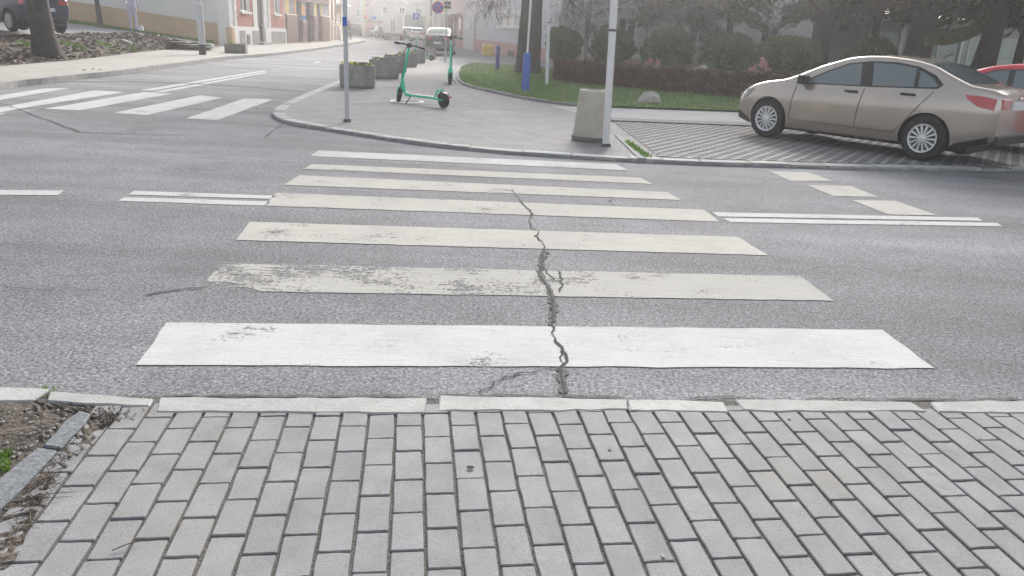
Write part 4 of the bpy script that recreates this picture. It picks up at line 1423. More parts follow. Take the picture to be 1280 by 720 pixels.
def car_wheel(parent, x, y, r, style, sgn):
    M = Matrix.Translation((x, y, r)) @ Matrix.Rotation(-PI / 2 * sgn, 4, 'X')
    wd = .20
    wh = MB().lathe([(r * .62, -wd / 2), (r * .93, -wd / 2), (r, -wd * .36), (r, wd * .36), (r * .93, wd / 2), (r * .66, wd / 2), (r * .64, wd * .3), (.02, wd * .3)], 32, M).build('wheel', 'rubber', parent, smooth=35)
    R_ = r * .655
    mb = MB().lathe([(R_ * .86, wd * .33), (R_ * .9, wd * .50), (R_, wd * .52), (R_, wd * .32)], 32, M, cap=False)
    mb.lathe([(R_ * .24, wd * .34), (R_ * .24, wd * .55), (R_ * .16, wd * .58), (.0, wd * .58)], 20, M, cap=False)
    mb.build('rim', 'hubcap', wh, smooth=40)
    MB().lathe([(R_ * .88, wd * .34), (.0, wd * .345)], 24, M, cap=False).build('brake_well', 'black_plastic', wh)
    nsp = style
    mb = MB()
    for k in range(nsp):
        a = 2 * PI * k / nsp
        S = M @ Matrix.Rotation(a, 4, 'Z')
        w0, w1 = R_ * .055, R_ * (.085 if nsp > 8 else .17)
        for da in ((-.12, .12) if nsp <= 8 else (0,)):
            S2 = S @ Matrix.Rotation(da, 4, 'Z')
            mb.add([(R_ * .2, -w0, wd * .35), (R_ * .2, w0, wd * .35), (R_ * .88, w1, wd * .35), (R_ * .88, -w1, wd * .35),
                    (R_ * .2, -w0 * .8, wd * .55), (R_ * .2, w0 * .8, wd * .55), (R_ * .88, w1 * .8, wd * .50), (R_ * .88, -w1 * .8, wd * .50)],
                   [(4, 5, 6, 7), (0, 4, 7, 3), (1, 2, 6, 5), (3, 7, 6, 2), (0, 1, 5, 4)], S2)
    mb.build('hubcap', 'hubcap', wh)
    return wh
def make_car(name, label, cat, spec, paint, loc, rz, scale=1.0, glass='car_glass', group=None, lods=72):
    c = Car(spec)
    root = thing(name, label, cat, loc, rz, group)
    root.scale = (scale,) * 3
    body = link('body', c.mesh(lods).mesh('body', [paint, 'black_plastic'], smooth=40), root)
    # wheel arches cut from the body
    cut = MB()
    for x in (c.xf, c.xr):
        for sg in (-1, 1):
            cut.tube([(x, sg * (c.width / 2 + .1), c.rw + .005), (x, sg * (c.width / 2 - .30), c.rw + .005)], c.rw * 1.14, 36)
    cm = cut.mesh('cutter', 'black_plastic')
    bm = bmesh.new(); bm.from_mesh(cm); bmesh.ops.recalc_face_normals(bm, faces=bm.faces); bm.to_mesh(cm); bm.free()
    bm = bmesh.new(); bm.from_mesh(body.data); bmesh.ops.remove_doubles(bm, verts=bm.verts, dist=1e-4); bmesh.ops.recalc_face_normals(bm, faces=bm.faces); bm.to_mesh(body.data); bm.free()
    co = link('cutter', cm)
    md = body.modifiers.new('arches', 'BOOLEAN')
    md.object = co
    md.solver = 'EXACT'
    md.material_mode = 'TRANSFER'
    co.matrix_world = Matrix.Identity(4)
    sv = (root.location.copy(), root.rotation_euler.copy(), root.scale.copy())
    root.location = (0, 0, 0); root.rotation_euler = (0, 0, 0); root.scale = (1, 1, 1)
    bpy.context.view_layer.update()
    dg = bpy.context.evaluated_depsgraph_get()
    nm = bpy.data.meshes.new_from_object(body.evaluated_get(dg))
    body.modifiers.clear()
    body.data = nm
    nm.polygons.foreach_set('use_smooth', [True] * len(nm.polygons))
    nm.set_sharp_from_angle(angle=math.radians(38))
    bpy.data.objects.remove(co)
    root.location, root.rotation_euler, root.scale = sv
    def panel(nm_, poly, off, mat, parent=body, th=.02, sides=(1, -1), step=.15):
        pts = []
        for a, b_ in zip(poly, poly[1:] + poly[:1]):
            n_ = max(1, int(math.hypot(b_[0] - a[0], b_[1] - a[1]) / step))
            for i in range(n_): pts.append((a[0] + (b_[0] - a[0]) * i / n_, a[1] + (b_[1] - a[1]) * i / n_))
        out = []
        for sg in sides:
            bm = bmesh.new()
            f_ = bm.faces.new([bm.verts.new((x, 0, z)) for x, z in pts])
            bmesh.ops.triangulate(bm, faces=[f_])
            for _ in range(4):
                lg = [e for e in bm.edges if e.calc_length() > .13]
                if not lg: break
                bmesh.ops.subdivide_edges(bm, edges=lg, cuts=1)
                bmesh.ops.triangulate(bm, faces=bm.faces[:])
            for v in bm.verts: v.co.y = sg * (c.hw(v.co.x, v.co.z) + off)
            be = [e for e in bm.edges if len(e.link_faces) == 1]
            ex_ = bmesh.ops.extrude_edge_only(bm, edges=be)
            for v in [g for g in ex_['geom'] if isinstance(g, bmesh.types.BMVert)]: v.co.y = sg * (c.hw(v.co.x, v.co.z) - th)
            bmesh.ops.recalc_face_normals(bm, faces=bm.faces)
            if sg * sum(f.normal.y * f.calc_area() for f in bm.faces) < 0: bmesh.ops.reverse_faces(bm, faces=bm.faces)
            me = bpy.data.meshes.new(nm_)
            bm.to_mesh(me); bm.free()
            me.materials.append(MATS[mat])
            out.append(link(nm_, me, parent))
        return out
    def topglass(nm_, x0, x1, k0, k1, mat):
        nx_, ny_ = 8, 8
        mb = MB()
        for i in range(nx_ + 1):
            x = x0 + (x1 - x0) * i / nx_
            z_ = c.zt(x)
            ym = (c.hw(x, z_ - .06)) * (k0 + (k1 - k0) * i / nx_)
            sl = (c.zt(x + .03) - c.zt(x - .03)) / .06
            nl = math.hypot(1, sl)
            for j in range(ny_ + 1):
                y = ym * (2 * j / ny_ - 1)
                zz = z_ + .025 * (1 - (y / max(c.hw(x, z_ - .06) - .07, .1)) ** 2)
                mb.v.append((x - sl / nl * .008, y, zz + .008 / nl))
        for i in range(nx_):
            for j in range(ny_):
                a = i * (ny_ + 1) + j
                mb.f.append((a, a + ny_ + 1, a + ny_ + 2, a + 1) if x1 > x0 else (a, a + 1, a + ny_ + 2, a + ny_ + 1))
        mb.mi = [0] * len(mb.f)
        return mb.build(nm_, mat, body, smooth=60)
    if c.frame: panel('window_surround', c.frame, .004, 'black_plastic')
    for g in c.glass: panel('side_window', g, .008, glass, step=.2)
    topglass('windscreen', c.ws[0], c.ws[1], .90, .86, glass)
    topglass('rear_window', c.rs[0], c.rs[1], .84, .84, glass)
    for s_ in c.seams: panel('door_seam', s_, .003, 'black_plastic', th=.004)
    for hx, hz in c.handles:
        for sg in (1, -1):
            y = c.hw(hx, hz)
            MB().box((hx, sg * (y + .018), hz), (.22, .03, .035)).build('door_handle', c.hmat if c.hmat else paint, body, bevel=.01)
    for sg in (1, -1):
        mx, mz = c.mirror
        y = c.hw(mx, mz)
        mi_ = MB().box((mx, sg * (y + .10), mz + .05), (.13, .19, .15)).box((mx + .02, sg * (y + .02), mz - .01), (.07, .1, .05)).build('mirror', 'black_plastic', body, bevel=.025, seg=2)
    for poly in c.tails: panel('tail_light', poly, .010, 'lamp_red')
    for poly in c.heads: panel('headlight', poly, .008, 'lamp_dark')
    for poly in c.trims: panel('lower_trim', poly, .006, 'black_plastic')
    # rear and front faces
    xt = c.tail - .05
    w_ = c.W(c.tail) * .93
    for sg in (1, -1):
        MB().bb(xt - .012, xt + .02, min(sg * w_ * .98, sg * w_ * .52), max(sg * w_ * .98, sg * w_ * .52), c.tz - .07, c.tz + .07).build('tail_light', 'lamp_red', body, bevel=.008)
    pl_ = MB().bb(xt - .020, xt + .01, -.26, .26, c.pz - .06, c.pz + .06).build('number_plate', 'sign_white', body)
    MB().bb(xt - .023, xt - .0205, -.255, -.21, c.pz - .055, c.pz + .055).build('plate_strip', 'sign_blue', pl_)
    MB().bb(xt - .03, xt + .15, -w_ * .9, w_ * .9, c.zb(c.tail) - .02, c.zb(c.tail) + .12).build('bumper_insert', 'black_plastic', body, bevel=.02)
    MB().bb(xt - .022, xt + .01, -.05, .05, c.tz + .02, c.tz + .09).build('badge', 'chrome', body, bevel=.01)
    xn = c.nose + .05
    wn_ = c.W(c.nose) * .88
    MB().bb(xn - .02, xn + .012, -wn_ * .55, wn_ * .55, .32, .52).build('grille', 'black_plastic', body, bevel=.01)
    for sg in (1, -1):
        MB().bb(xn - .03, xn + .010, min(sg * wn_ * .98, sg * wn_ * .6), max(sg * wn_ * .98, sg * wn_ * .6), .60, .70).build('headlight', 'lamp_clear', body, bevel=.01)
    MB().box((xn, 0, .45), (.03, .5, .11)).build('number_plate', 'sign_white', body)
    for x in (c.xf, c.xr):
        for sg in (1, -1): car_wheel(root, x, sg * (c.width / 2 - .125), c.rw, c.spokes, sg)
    # underside so that no daylight shows through
    MB().bb(c.tail + .3, c.nose - .3, -c.width / 2 + .33, c.width / 2 - .33, c.zb(0) - .04, c.zb(0) + .1).build('underbody', 'black_plastic', root)
    return root, c
sedan = dict(nose=2.0, tail=-2.15, width=1.79, taper=.16, tumble=.37, xf=1.32, xr=-1.32, rw=.322, spokes=14,
    top=[(2.0, .62), (1.96, .74), (1.84, .83), (1.55, .925), (1.15, .995), (.98, 1.05), (.55, 1.25), (.12, 1.40), (-.15, 1.44), (-.5, 1.45), (-.9, 1.42), (-1.2, 1.355), (-1.5, 1.22), (-1.76, 1.115), (-1.98, 1.09), (-2.09, 1.075), (-2.15, 1.02)],
    bot=[(2.0, .25), (1.8, .20), (1, .19), (-1, .20), (-1.85, .24), (-2.15, .33)],
    beltp=[(2.2, .85), (1.0, .93), (0, .97), (-1, 1.01), (-1.6, 1.04), (-2.3, 1.02)],
    frame=[(.83, .955), (.40, 1.19), (.10, 1.315), (-.25, 1.37), (-.65, 1.375), (-1.0, 1.33), (-1.28, 1.22), (-1.42, 1.10), (-1.36, 1.035), (-.5, .995), (.2, .97)],
    glass=[[(.74, .975), (.36, 1.18), (.06, 1.30), (-.12, 1.325), (-.21, 1.00), (.2, .985)],
           [(-.40, 1.01), (-.30, 1.345), (-.65, 1.345), (-.97, 1.30), (-1.02, 1.038)],
           [(-1.08, 1.043), (-1.04, 1.275), (-1.22, 1.195), (-1.35, 1.09), (-1.33, 1.058)]],
    ws=(.95, .10), rs=(-1.74, -1.12),
    seams=[[(.86, .93), (.872, .93), (.91, .38), (.898, .38)], [(-.30, .97), (-.29, .97), (-.24, .36), (-.252, .36)], [(-1.33, 1.0), (-1.32, 1.0), (-1.02, .56), (-.86, .36), (-.875, .36), (-1.035, .56)],
           [(.9, .36), (-.86, .36), (-.86, .350), (.9, .350)]],
    handles=[(-.10, .90), (-.98, .93)], hmat='black_plastic', mirror=(.72, .97), tails=[[(-1.74, .985), (-1.78, .94), (-1.94, .84), (-2.14, .80), (-2.14, .955), (-1.95, .985)]],
    heads=[[(1.99, .61), (1.99, .70), (1.90, .775), (1.70, .80), (1.78, .69), (1.88, .62)]],
    trims=[[(1.99, .27), (1.70, .22), (1.74, .30), (1.99, .42)], [(-1.68, .24), (-1.75, .30), (-2.14, .43), (-2.14, .34), (-1.85, .24)]], tz=.89, pz=.86)
# the near champagne sedan: fitted through its two visible wheels
pr = at(1150, 199.5, IZ + .024)
pf = min((at(958, 160 + k * .1, IZ + .024) for k in range(160)), key=lambda q: abs((q - pr).length - 2.64))
hd = math.atan2(pf.y - pr.y, pf.x - pr.x)
sc_ = (pf - pr).length / 2.64
mid_ = (pf + pr) / 2
nl = Vector((math.sin(hd), -math.cos(hd), 0))               # towards the car's right side
c0 = mid_ + nl * (.77 * sc_)
silver, _ = make_car('parked_sedan', 'champagne grey sedan parked on the openwork paving bay', 'car', sedan, 'paint_champagne', (c0.x, c0.y, IZ + .024), hd, sc_)
bd = [c for c in silver.children if c.name.startswith('body')][0]
MB().tube([(-1.02, .0, 1.46), (-1.16, 0, 1.56)], [.012, .005], 6).build('aerial', 'black_plastic', bd)
# red car beyond it
hatch = dict(sedan, nose=2.05, tail=-1.98, xf=1.28, xr=-1.27, rw=.32, spokes=10,
    top=[(2.05, .70), (1.98, .85), (1.5, .98), (1.05, 1.05), (.5, 1.31), (.1, 1.46), (-.3, 1.52), (-.9, 1.51), (-1.4, 1.45), (-1.72, 1.28), (-1.9, 1.08), (-1.98, .98)],
    bot=[(2.05, .28), (1.8, .20), (-1.6, .22), (-1.98, .34)], beltp=[(2.1, .88), (1, .95), (-1.9, 1.04)],
    frame=[(.85, .985), (.35, 1.26), (0, 1.405), (-.5, 1.44), (-1.15, 1.40), (-1.5, 1.28), (-1.55, 1.08), (-.3, 1.01)],
    glass=[[(.74, 1.0), (.3, 1.25), (0, 1.37), (-.22, 1.40), (-.26, 1.025)], [(-.36, 1.03), (-.32, 1.40), (-.6, 1.41), (-1.12, 1.37), (-1.16, 1.06)], [(-1.24, 1.065), (-1.2, 1.35), (-1.44, 1.25), (-1.48, 1.09)]],
    ws=(1.02, .1), rs=(-1.84, -1.45), seams=[[(.86, .95), (.872, .95), (.91, .38), (.898, .38)], [(-.30, 1.0), (-.29, 1.0), (-.24, .36), (-.252, .36)]],
    handles=[(-.10, .93), (-1.0, .95)], hmat=None, mirror=(.74, 1.0), tails=[[(-1.65, 1.05), (-1.70, .88), (-1.97, .85), (-1.97, .97)]],
    heads=[[(2.03, .68), (2.03, .80), (1.75, .88), (1.65, .84), (1.9, .70)]], trims=[], tz=.93, pz=.80)
# parked parallel to the sedan, one bay further along
side = Vector((math.sin(hd), -math.cos(hd), 0))
c1 = c0 + side * 2.95 + Vector((math.cos(hd), math.sin(hd), 0)) * -1.0
make_car('parked_hatchback', 'red hatchback parked beyond the champagne sedan', 'car', hatch, 'paint_red', (c1.x, c1.y, IZ + .024), hd, .95)
# dark fastback seen from behind, by the planters
fast = dict(hatch, nose=2.25, tail=-2.25, width=1.84, rw=.34, xf=1.36, xr=-1.36, top=[(2.25, .8), (2.15, .95), (1.6, 1.06), (1.1, 1.12), (.5, 1.42), (.1, 1.55), (-.4, 1.59), (-1.0, 1.52), (-1.6, 1.36), (-2.0, 1.20), (-2.2, 1.16), (-2.25, 1.05)],
    bot=[(2.25, .34), (1.8, .25), (-1.6, .27), (-2.25, .36)], beltp=[(2.3, .95), (1, 1.02), (-2.3, 1.12)],
    frame=[(.85, 1.04), (.35, 1.32), (0, 1.45), (-.5, 1.49), (-1.15, 1.42), (-1.6, 1.27), (-1.65, 1.14), (-.3, 1.08)],
    glass=[[(.74, 1.06), (.3, 1.31), (0, 1.42), (-.22, 1.44), (-.26, 1.09)], [(-.36, 1.10), (-.32, 1.45), (-.6, 1.45), (-1.12, 1.38), (-1.5, 1.25), (-1.56, 1.15)]],
    ws=(1.05, .1), rs=(-1.95, -1.0), tails=[[(-1.95, 1.05), (-1.98, .97), (-2.24, .95), (-2.24, 1.03)]], tz=.98, pz=.72,
    heads=[[(2.23, .78), (2.23, .9), (1.95, .98), (1.85, .94), (2.05, .80)]], mirror=(.74, 1.07), handles=[(-.1, 1.0), (-1.0, 1.02)])
p = atg(546, 70.3, 0)
make_car('parked_fastback', 'black fastback car seen from behind past the concrete planters', 'car', fast, 'paint_black', (p.x - .05, p.y + 2.5, far_z(p.y + 2.5) + IZ), PI / 2 + .04, 1.10, 'car_glass_pale', lods=40)
# row of cars along the far street
p = aty(519.5, 46.5, 88)
make_car('parked_hatchback', 'white hatchback parked behind the black fastback', 'car', hatch, 'paint_white', (p.x, 90, far_z(90)), PI / 2 + .08, 1.0, lods=30)
p = aty(508.5, 46.5, 94)
make_car('parked_hatchback', 'pale grey car parked between white box van and white hatchback', 'car', hatch, 'paint_grey', (p.x, 96, far_z(96)), PI / 2 + .12, 1.0, lods=30)
p = aty(471.5, 46, 100)
make_car('parked_hatchback', 'charcoal car parked against the low pink wall', 'car', hatch, 'paint_charcoal', (p.x, 102, far_z(102)), PI / 2 + .5, 1.0, lods=30)
p = aty(441.5, 39.5, 112)
make_car('parked_hatchback', 'dark car half hidden at the far street bend', 'car', hatch, 'paint_black', (p.x, 112, far_z(112)), .35, 1.0, lods=30)
# box van
p = aty(491, 48.5, 92)
VN = thing('box_van', 'white box van with double rear doors on the far street', 'van', (p.x, 92, far_z(92)), .10)
MB().bb(-1.12, 1.12, 0, 4.2, .75, 3.0).build('cargo_box', 'paint_white', VN, bevel=.03)
for sg in (-1, 1):
    d_ = MB().bb(min(.02 * sg, 1.06 * sg), max(.02 * sg, 1.06 * sg), -.03, -.003, .82, 2.93).build('rear_door', 'paint_white', VN, bevel=.006)
    MB().bb(.12 * sg - .03, .12 * sg + .03, -.06, -.031, 1.0, 2.2).build('door_handle', 'dark_metal', d_)
    MB().bb(.95 * sg - .14, .95 * sg + .14, -.04, .1, .55, .72).build('tail_light', 'lamp_red', VN)
    for y in (.9, 5.2):
        MB().tube([(sg * .75, y, .36), (sg * 1.0, y, .36)], .36, 20).build('wheel', 'rubber', VN)
MB().bb(-.95, .95, .1, 6.0, .45, .74).build('chassis', 'dark_metal', VN)
cbm = MB().add([(-.95, 4.35, .5), (.95, 4.35, .5), (.95, 6.1, .5), (-.95, 6.1, .5), (-.85, 4.35, 2.2), (.85, 4.35, 2.2), (.85, 5.2, 2.2), (-.85, 5.2, 2.2), (-.93, 6.05, 1.2), (.93, 6.05, 1.2)],
               [(0, 1, 5, 4), (4, 5, 6, 7), (7, 6, 9, 8), (8, 9, 2, 3), (0, 4, 7, 8, 3), (1, 2, 9, 6, 5), (3, 2, 1, 0)])
cbm.build('cab', 'paint_white', VN, bevel=.04)
# dark blue off-roader on the upper lot
suv = dict(hatch, nose=2.2, tail=-2.2, width=1.9, rw=.37, xf=1.35, xr=-1.3, spokes=10,
    top=[(2.2, .9), (2.1, 1.05), (1.2, 1.18), (1.0, 1.22), (.5, 1.6), (.2, 1.76), (-.4, 1.82), (-1.6, 1.80), (-1.95, 1.70), (-2.1, 1.3), (-2.2, 1.15)],
    bot=[(2.2, .42), (1.8, .32), (-1.7, .32), (-2.2, .44)], beltp=[(2.3, 1.05), (1, 1.12), (-2.3, 1.18)],
    frame=[(.85, 1.14), (.4, 1.5), (.1, 1.66), (-1.6, 1.70), (-1.85, 1.6), (-1.9, 1.22), (-.3, 1.17)],
    glass=[[(.74, 1.17), (.35, 1.48), (.1, 1.61), (-.25, 1.64), (-.3, 1.19)], [(-.4, 1.20), (-.36, 1.65), (-1.05, 1.65), (-1.08, 1.22)], [(-1.18, 1.23), (-1.15, 1.65), (-1.6, 1.64), (-1.78, 1.55), (-1.82, 1.25)]],
    ws=(1.02, .15), rs=(-2.08, -1.92), tails=[[(-1.95, 1.15), (-1.95, .95), (-2.19, .95), (-2.19, 1.12)]], heads=[[(2.18, .85), (2.18, 1.0), (1.9, 1.06), (1.85, .98), (2.05, .86)]],
    trims=[[(2.19, .45), (1.8, .36), (1.75, .46), (2.19, .62)], [(.9, .34), (-.85, .34), (-.85, .5), (.9, .5)]], tz=1.05, pz=.8, mirror=(.74, 1.2), handles=[(-.1, 1.08), (-1.0, 1.1)])
pw = aty(17.5, 39, 28.2)
# its tailgate end shows to the right of the trunk; the visible wheel is the one at the left edge
sv_rz = PI - .55
off_ = Matrix.Rotation(sv_rz, 3, 'Z') @ Vector((-1.30, .80, 0))
ssc = 1.0
make_car('parked_offroader', 'dark blue off-road car behind the tree trunk on the upper lot', 'car', suv, 'paint_navy', (pw.x - off_.x, pw.y - off_.y, pw.z - .01), sv_rz, ssc, lods=50)
pw2 = aty(-22, 34.5, 26.6)
make_car('parked_hatchback', 'white car beside the dark blue off-roader on the upper lot', 'car', hatch, 'paint_white', (pw2.x - 2.0, pw2.y, pw2.z - .05), .15, 1.0, lods=40)

# ================================================================== street furniture
# concrete litter bin
p = at(737.5, 175.5, IZ)
bn = thing('litter_bin', 'round tapered concrete litter bin beside the white pole', 'bin', (p.x, p.y, IZ))
bn.scale = (.90, .90, .88)
MB().lathe([(.27, 0), (.305, .02), (.315, .08), (.308, .12), (.30, .16), (.262, .66), (.25, .78), (.252, .80), (.246, .86), (.215, .872), (.205, .86), (.20, .5), (.0, .48)], 40).build('body', 'concrete', bn, smooth=35)
MB().lathe([(.30, .003), (.322, .01), (.325, .075), (.318, .085)], 40, cap=False).build('base_band', 'concrete_dark', bn, smooth=35)
MB().lathe([(.19, .70), (.19, .855), (.197, .858), (.197, .70)], 30, cap=False).build('liner', 'dark_metal', bn, smooth=35)

def lean_pole(name, label, base, top_px, h, r, mat, parts=()):
    p = Vector(base)
    q = aty(top_px[0], top_px[1], p.y)
    d = (q - p)
    d = d / d.z
    root = thing(name, label, 'pole', tuple(p))
    MB().tube([(0, 0, -.05), tuple(d * h)], r, 14).build('shaft', mat, root, smooth=60)
    for z, rr, hh_, mt, nm in parts:
        MB().tube([tuple(d * (z - hh_ / 2)), tuple(d * (z + hh_ / 2))], rr, 14).build(nm, mt, root)
    return root, d
lean_pole('sign_pole', 'white painted metal pole standing in front of the concrete bin', at(757, 183, IZ), (768, 0), 3.6, .052, 'pole_white', ((1.62, .054, .03, 'dark_metal', 'clamp'), (2.05, .054, .03, 'dark_metal', 'clamp'), (.02, .075, .05, 'concrete_dark', 'footing')))
rt, d_ = lean_pole('sign_pole', 'thin grey pole with a small blue plate at the pavement corner', at(434, 152, IZ), (431.5, 22), 3.2, .036, 'pole_grey', ((.02, .06, .05, 'concrete_dark', 'footing'),))
zz = aty(431, 27, rt.location.y).z - IZ
MB().box(tuple(d_ * zz + Vector((0, -.045, 0))), (.07, .015, .13)).build('plate', 'sign_blue', rt)
MB().box(tuple(d_ * 2.75 + Vector((0, -.045, 0))), (.5, .015, .5)).build('sign_board', 'sign_blue', rt)
lean_pole('sign_pole', 'white pole on the lawn beside the tree trunk', at(683.5, 108, IZ), (686.5, 0), 4.2, .055, 'pole_white', ((1.95, .058, .03, 'dark_metal', 'clamp'),))
for (u, v, tu, tv, zt_u, mt, lbl, r_) in ((656.5, 114, 660, 68, None, 'blue_paint', 'bright blue sleeved post on the lawn beside the tree', .085), (621.5, 87, 621.5, 58, None, 'violet_paint', 'dull violet post at the far side of the lawn', .075)):
    b0 = at(u, v, IZ + .05)
    tp = aty(tu, tv, b0.y)
    root = thing('lawn_post', lbl, 'post', tuple(b0))
    hgt = tp.z - b0.z
    MB().tube([(0, 0, -.02), (0, 0, hgt), (0, 0, hgt + .04)], [r_ * 1.3, r_ * 1.3, r_ * .8], 14).build('sleeve', mt, root, smooth=40)
    if r_ > .08: MB().tube([(0, 0, hgt + .04), (.02, 0, hgt + 1.6)], .03, 8).build('rod', 'pole_white', root)

# planters
def planter(px, wpx, label, n=8, top='flower_purple', big=1.0):
    u, v = px
    p = atg(u, v, IZ)
    dist = -(RCAM.transposed() @ (p - Vector((0, 0, HC)))).z
    R_ = wpx / 2 * dist / FPX
    h = .57
    root = thing('concrete_planter', label, 'planter', (p.x, p.y + R_ * .8, far_z(p.y) + IZ), .25, 'planters along the street edge')
    prof = [(.93, 0), (1.0, .06), (1.0, h - .03), (.98, h), (.86, h), (.84, h - .10), (0, h - .10)]
    MB().lathe([(R_ * r, z) for r, z in prof], n, Matrix.Rotation(.3, 4, 'Z')).build('tub', 'planter_concrete', root, bevel=.01)
    MB().lathe([(R_ * .85, h - .09), (R_ * .5, h - .05), (0, h - .04)], 14, cap=False).build('earth', 'soil', root)
    for mt, cnt in (('bush_leaf', 60), (top, 34), ('flower_yellow' if top != 'flower_yellow' else 'flower_purple', 14)):
        mb = MB()
        for _ in range(cnt):
            a, rr = random.random() * 6.3, R_ * .8 * math.sqrt(random.random())
            s_ = random.uniform(.03, .06)
            c = Vector((rr * math.cos(a), rr * math.sin(a), h - .03 + random.random() * .07))
            M = Matrix.Translation(c) @ Matrix.Rotation(random.random() * 6, 4, 'Z') @ Matrix.Rotation(random.gauss(0, .6), 4, 'X')
            mb.add([(-s_, 0, 0), (0, -s_, .01), (s_, 0, 0), (0, s_, .01), (0, 0, s_ * .7)], [(0, 1, 4), (1, 2, 4), (2, 3, 4), (3, 0, 4)], M)
        struct(mb.build('leaves' if mt == 'bush_leaf' else 'flowers', mt, root), 'stuff')
    return root
planter((443, 110), 47, 'concrete planter with yellow flowers behind the thin grey pole', 8, 'flower_yellow')
planter((477.5, 98.2), 40, 'concrete planter with dark purple flowers, second from the thin grey pole', 8, 'flower_purple')
planter((492, 90.5), 31, 'concrete planter, third from the thin grey pole', 8, 'flower_purple')
planter((507, 83.7), 27, 'concrete planter, fourth from the thin grey pole', 8, 'flower_yellow')
planter((521, 79), 20, 'concrete planter, fifth from the thin grey pole', 8, 'flower_purple')
planter((537.5, 73.8), 14, 'concrete planter, last of the row nearest the black fastback', 8, 'flower_purple')
p = atg(292.5, 66.5, LZ)
root = thing('concrete_planter', 'low square concrete planter at the town house corner', 'planter', (p.x, p.y + .3, LZ), .2)
MB().bb(-.47, .47, -.35, .35, 0, .42).build('tub', 'concrete_dark', root, bevel=.02)
mb = MB()
for _ in range(40): tuft([Vector((random.uniform(-.4, .4), random.uniform(-.3, .3), .41))], .03, .1, .02, mb)
struct(mb.build('leaves', 'weed', root), 'stuff')

# lamp post on the left pavement
p = atg(253.5, 68.5, LZ)
root = thing('lamp_post', 'grey street lamp post with dark base on the left pavement', 'lamp post', tuple(p))
MB().tube([(0, 0, .9), (-.02, 0, 2.0), (-.03, 0, 2.05), (-.05, 0, 3.4), (-.1, 0, 6.5)], [.145, .135, .11, .095, .08], 14).build('shaft', 'pole_grey', root, smooth=30)
MB().tube([(0, 0, 0), (0, 0, .42)], [.15, .145], 14).build('base', 'dark_metal', root, smooth=30)
MB().tube([(0, 0, .42), (0, 0, .91)], [.142, .142], 14).build('sleeve', 'pole_grey', root, smooth=30)
MB().tube([(-.028, 0, 1.98), (-.03, 0, 2.06)], .15, 14).build('collar', 'pole_white', root)
MB().box((-.10, -.1, 2.78), (.75, .05, .14)).build('sign_plate', 'dark_metal', root)
MB().box((-.04, -.11, 2.35), (.16, .03, .4)).build('sticker', 'concrete_dark', root)
MB().tube([(-.1, 0, 6.5), (.3, -.6, 6.8), (.6, -1.2, 6.85)], [.06, .05, .04], 8).build('arm', 'pole_grey', root)
MB().box((.68, -1.35, 6.84), (.25, .5, .12), -.45).build('lamp_head', 'pole_grey', root, bevel=.04)

# signs in the street
def sign_post(name, label, p, h, cat='sign'):
    root = thing(name, label, cat, tuple(p))
    MB().tube([(0, 0, -.05), (0, 0, h)], .035, 8).build('post', 'pole_grey', root)
    return root
def disc(root, c, r, mat, y, name):
    return MB().lathe([(r, 0), (r, .012)], 28, Matrix.Translation((c[0], y, c[1])) @ Matrix.Rotation(PI / 2, 4, 'X')).build(name, mat, root)
ns_y = 43.0
p = aty(557.5, 60, ns_y)
zt_ = aty(548, 10, ns_y)
ns = sign_post('no_stopping_sign', 'round blue and red no stopping sign above the standing scooter', (p.x - .02, ns_y, IZ + .02), 4.0)
bd = disc(ns, (zt_.x - p.x, zt_.z - IZ), .31, 'sign_red', -.06, 'rim')
disc(bd, (zt_.x - p.x, zt_.z - IZ), .25, 'sign_blue', -.074, 'face')
for a in (PI / 4, -PI / 4):
    MB().box((0, 0, 0), (.50, .010, .055), 0, Matrix.Translation((zt_.x - p.x, -.095 - .004 * (a > 0), zt_.z - IZ)) @ Matrix.Rotation(a, 4, 'Y')).build('cross_bar', 'sign_red', bd)
MB().tube([(0, -.03, zt_.z - IZ), (zt_.x - p.x, -.045, zt_.z - IZ)], .02, 6).build('bracket', 'pole_grey', ns)
for v in (-2, 4.5, 9.5):
    q = aty(560, v, ns_y)
    MB().box((q.x - p.x, -.06, q.z - IZ), (.36, .02, .16)).build('name_plate', 'sign_white' if v < 0 else 'dark_metal', ns)
q = aty(520, 46, 84)
ps = sign_post('parking_sign', 'blue square parking sign on a post over the white hatchback', (q.x, 84, far_z(84)), 3.9)
zc = aty(520, 20.5, 84).z - far_z(84)
pb = MB().box((0, -.06, zc), (.62, .02, .62)).build('board', 'sign_blue', ps)
MB().bb(-.13, -.05, -.08, -.071, zc - .2, zc + .2).bb(-.05, .10, -.08, -.071, zc + .13, zc + .2).bb(-.05, .10, -.08, -.071, zc - .03, zc + .04).bb(.08, .15, -.08, -.0712, zc - .01, zc + .18).build('letter', 'sign_white', pb)
q = aty(468, 46, 99)
ps = sign_post('blue_sign', 'small blue square sign on a post before the pink wall', (q.x, 99, far_z(99)), 3.4)
MB().box((0, -.06, aty(468, 22, 99).z - far_z(99)), (.5, .02, .5)).build('board', 'sign_blue', ps)
q = aty(457.5, 46, 101)
ps = sign_post('red_sign', 'small round red sign beside the pale utility pole', (q.x, 101, far_z(101)), 3.4)
disc(ps, (0, aty(457.5, 21, 101).z - far_z(101)), .26, 'sign_red', -.06, 'board')
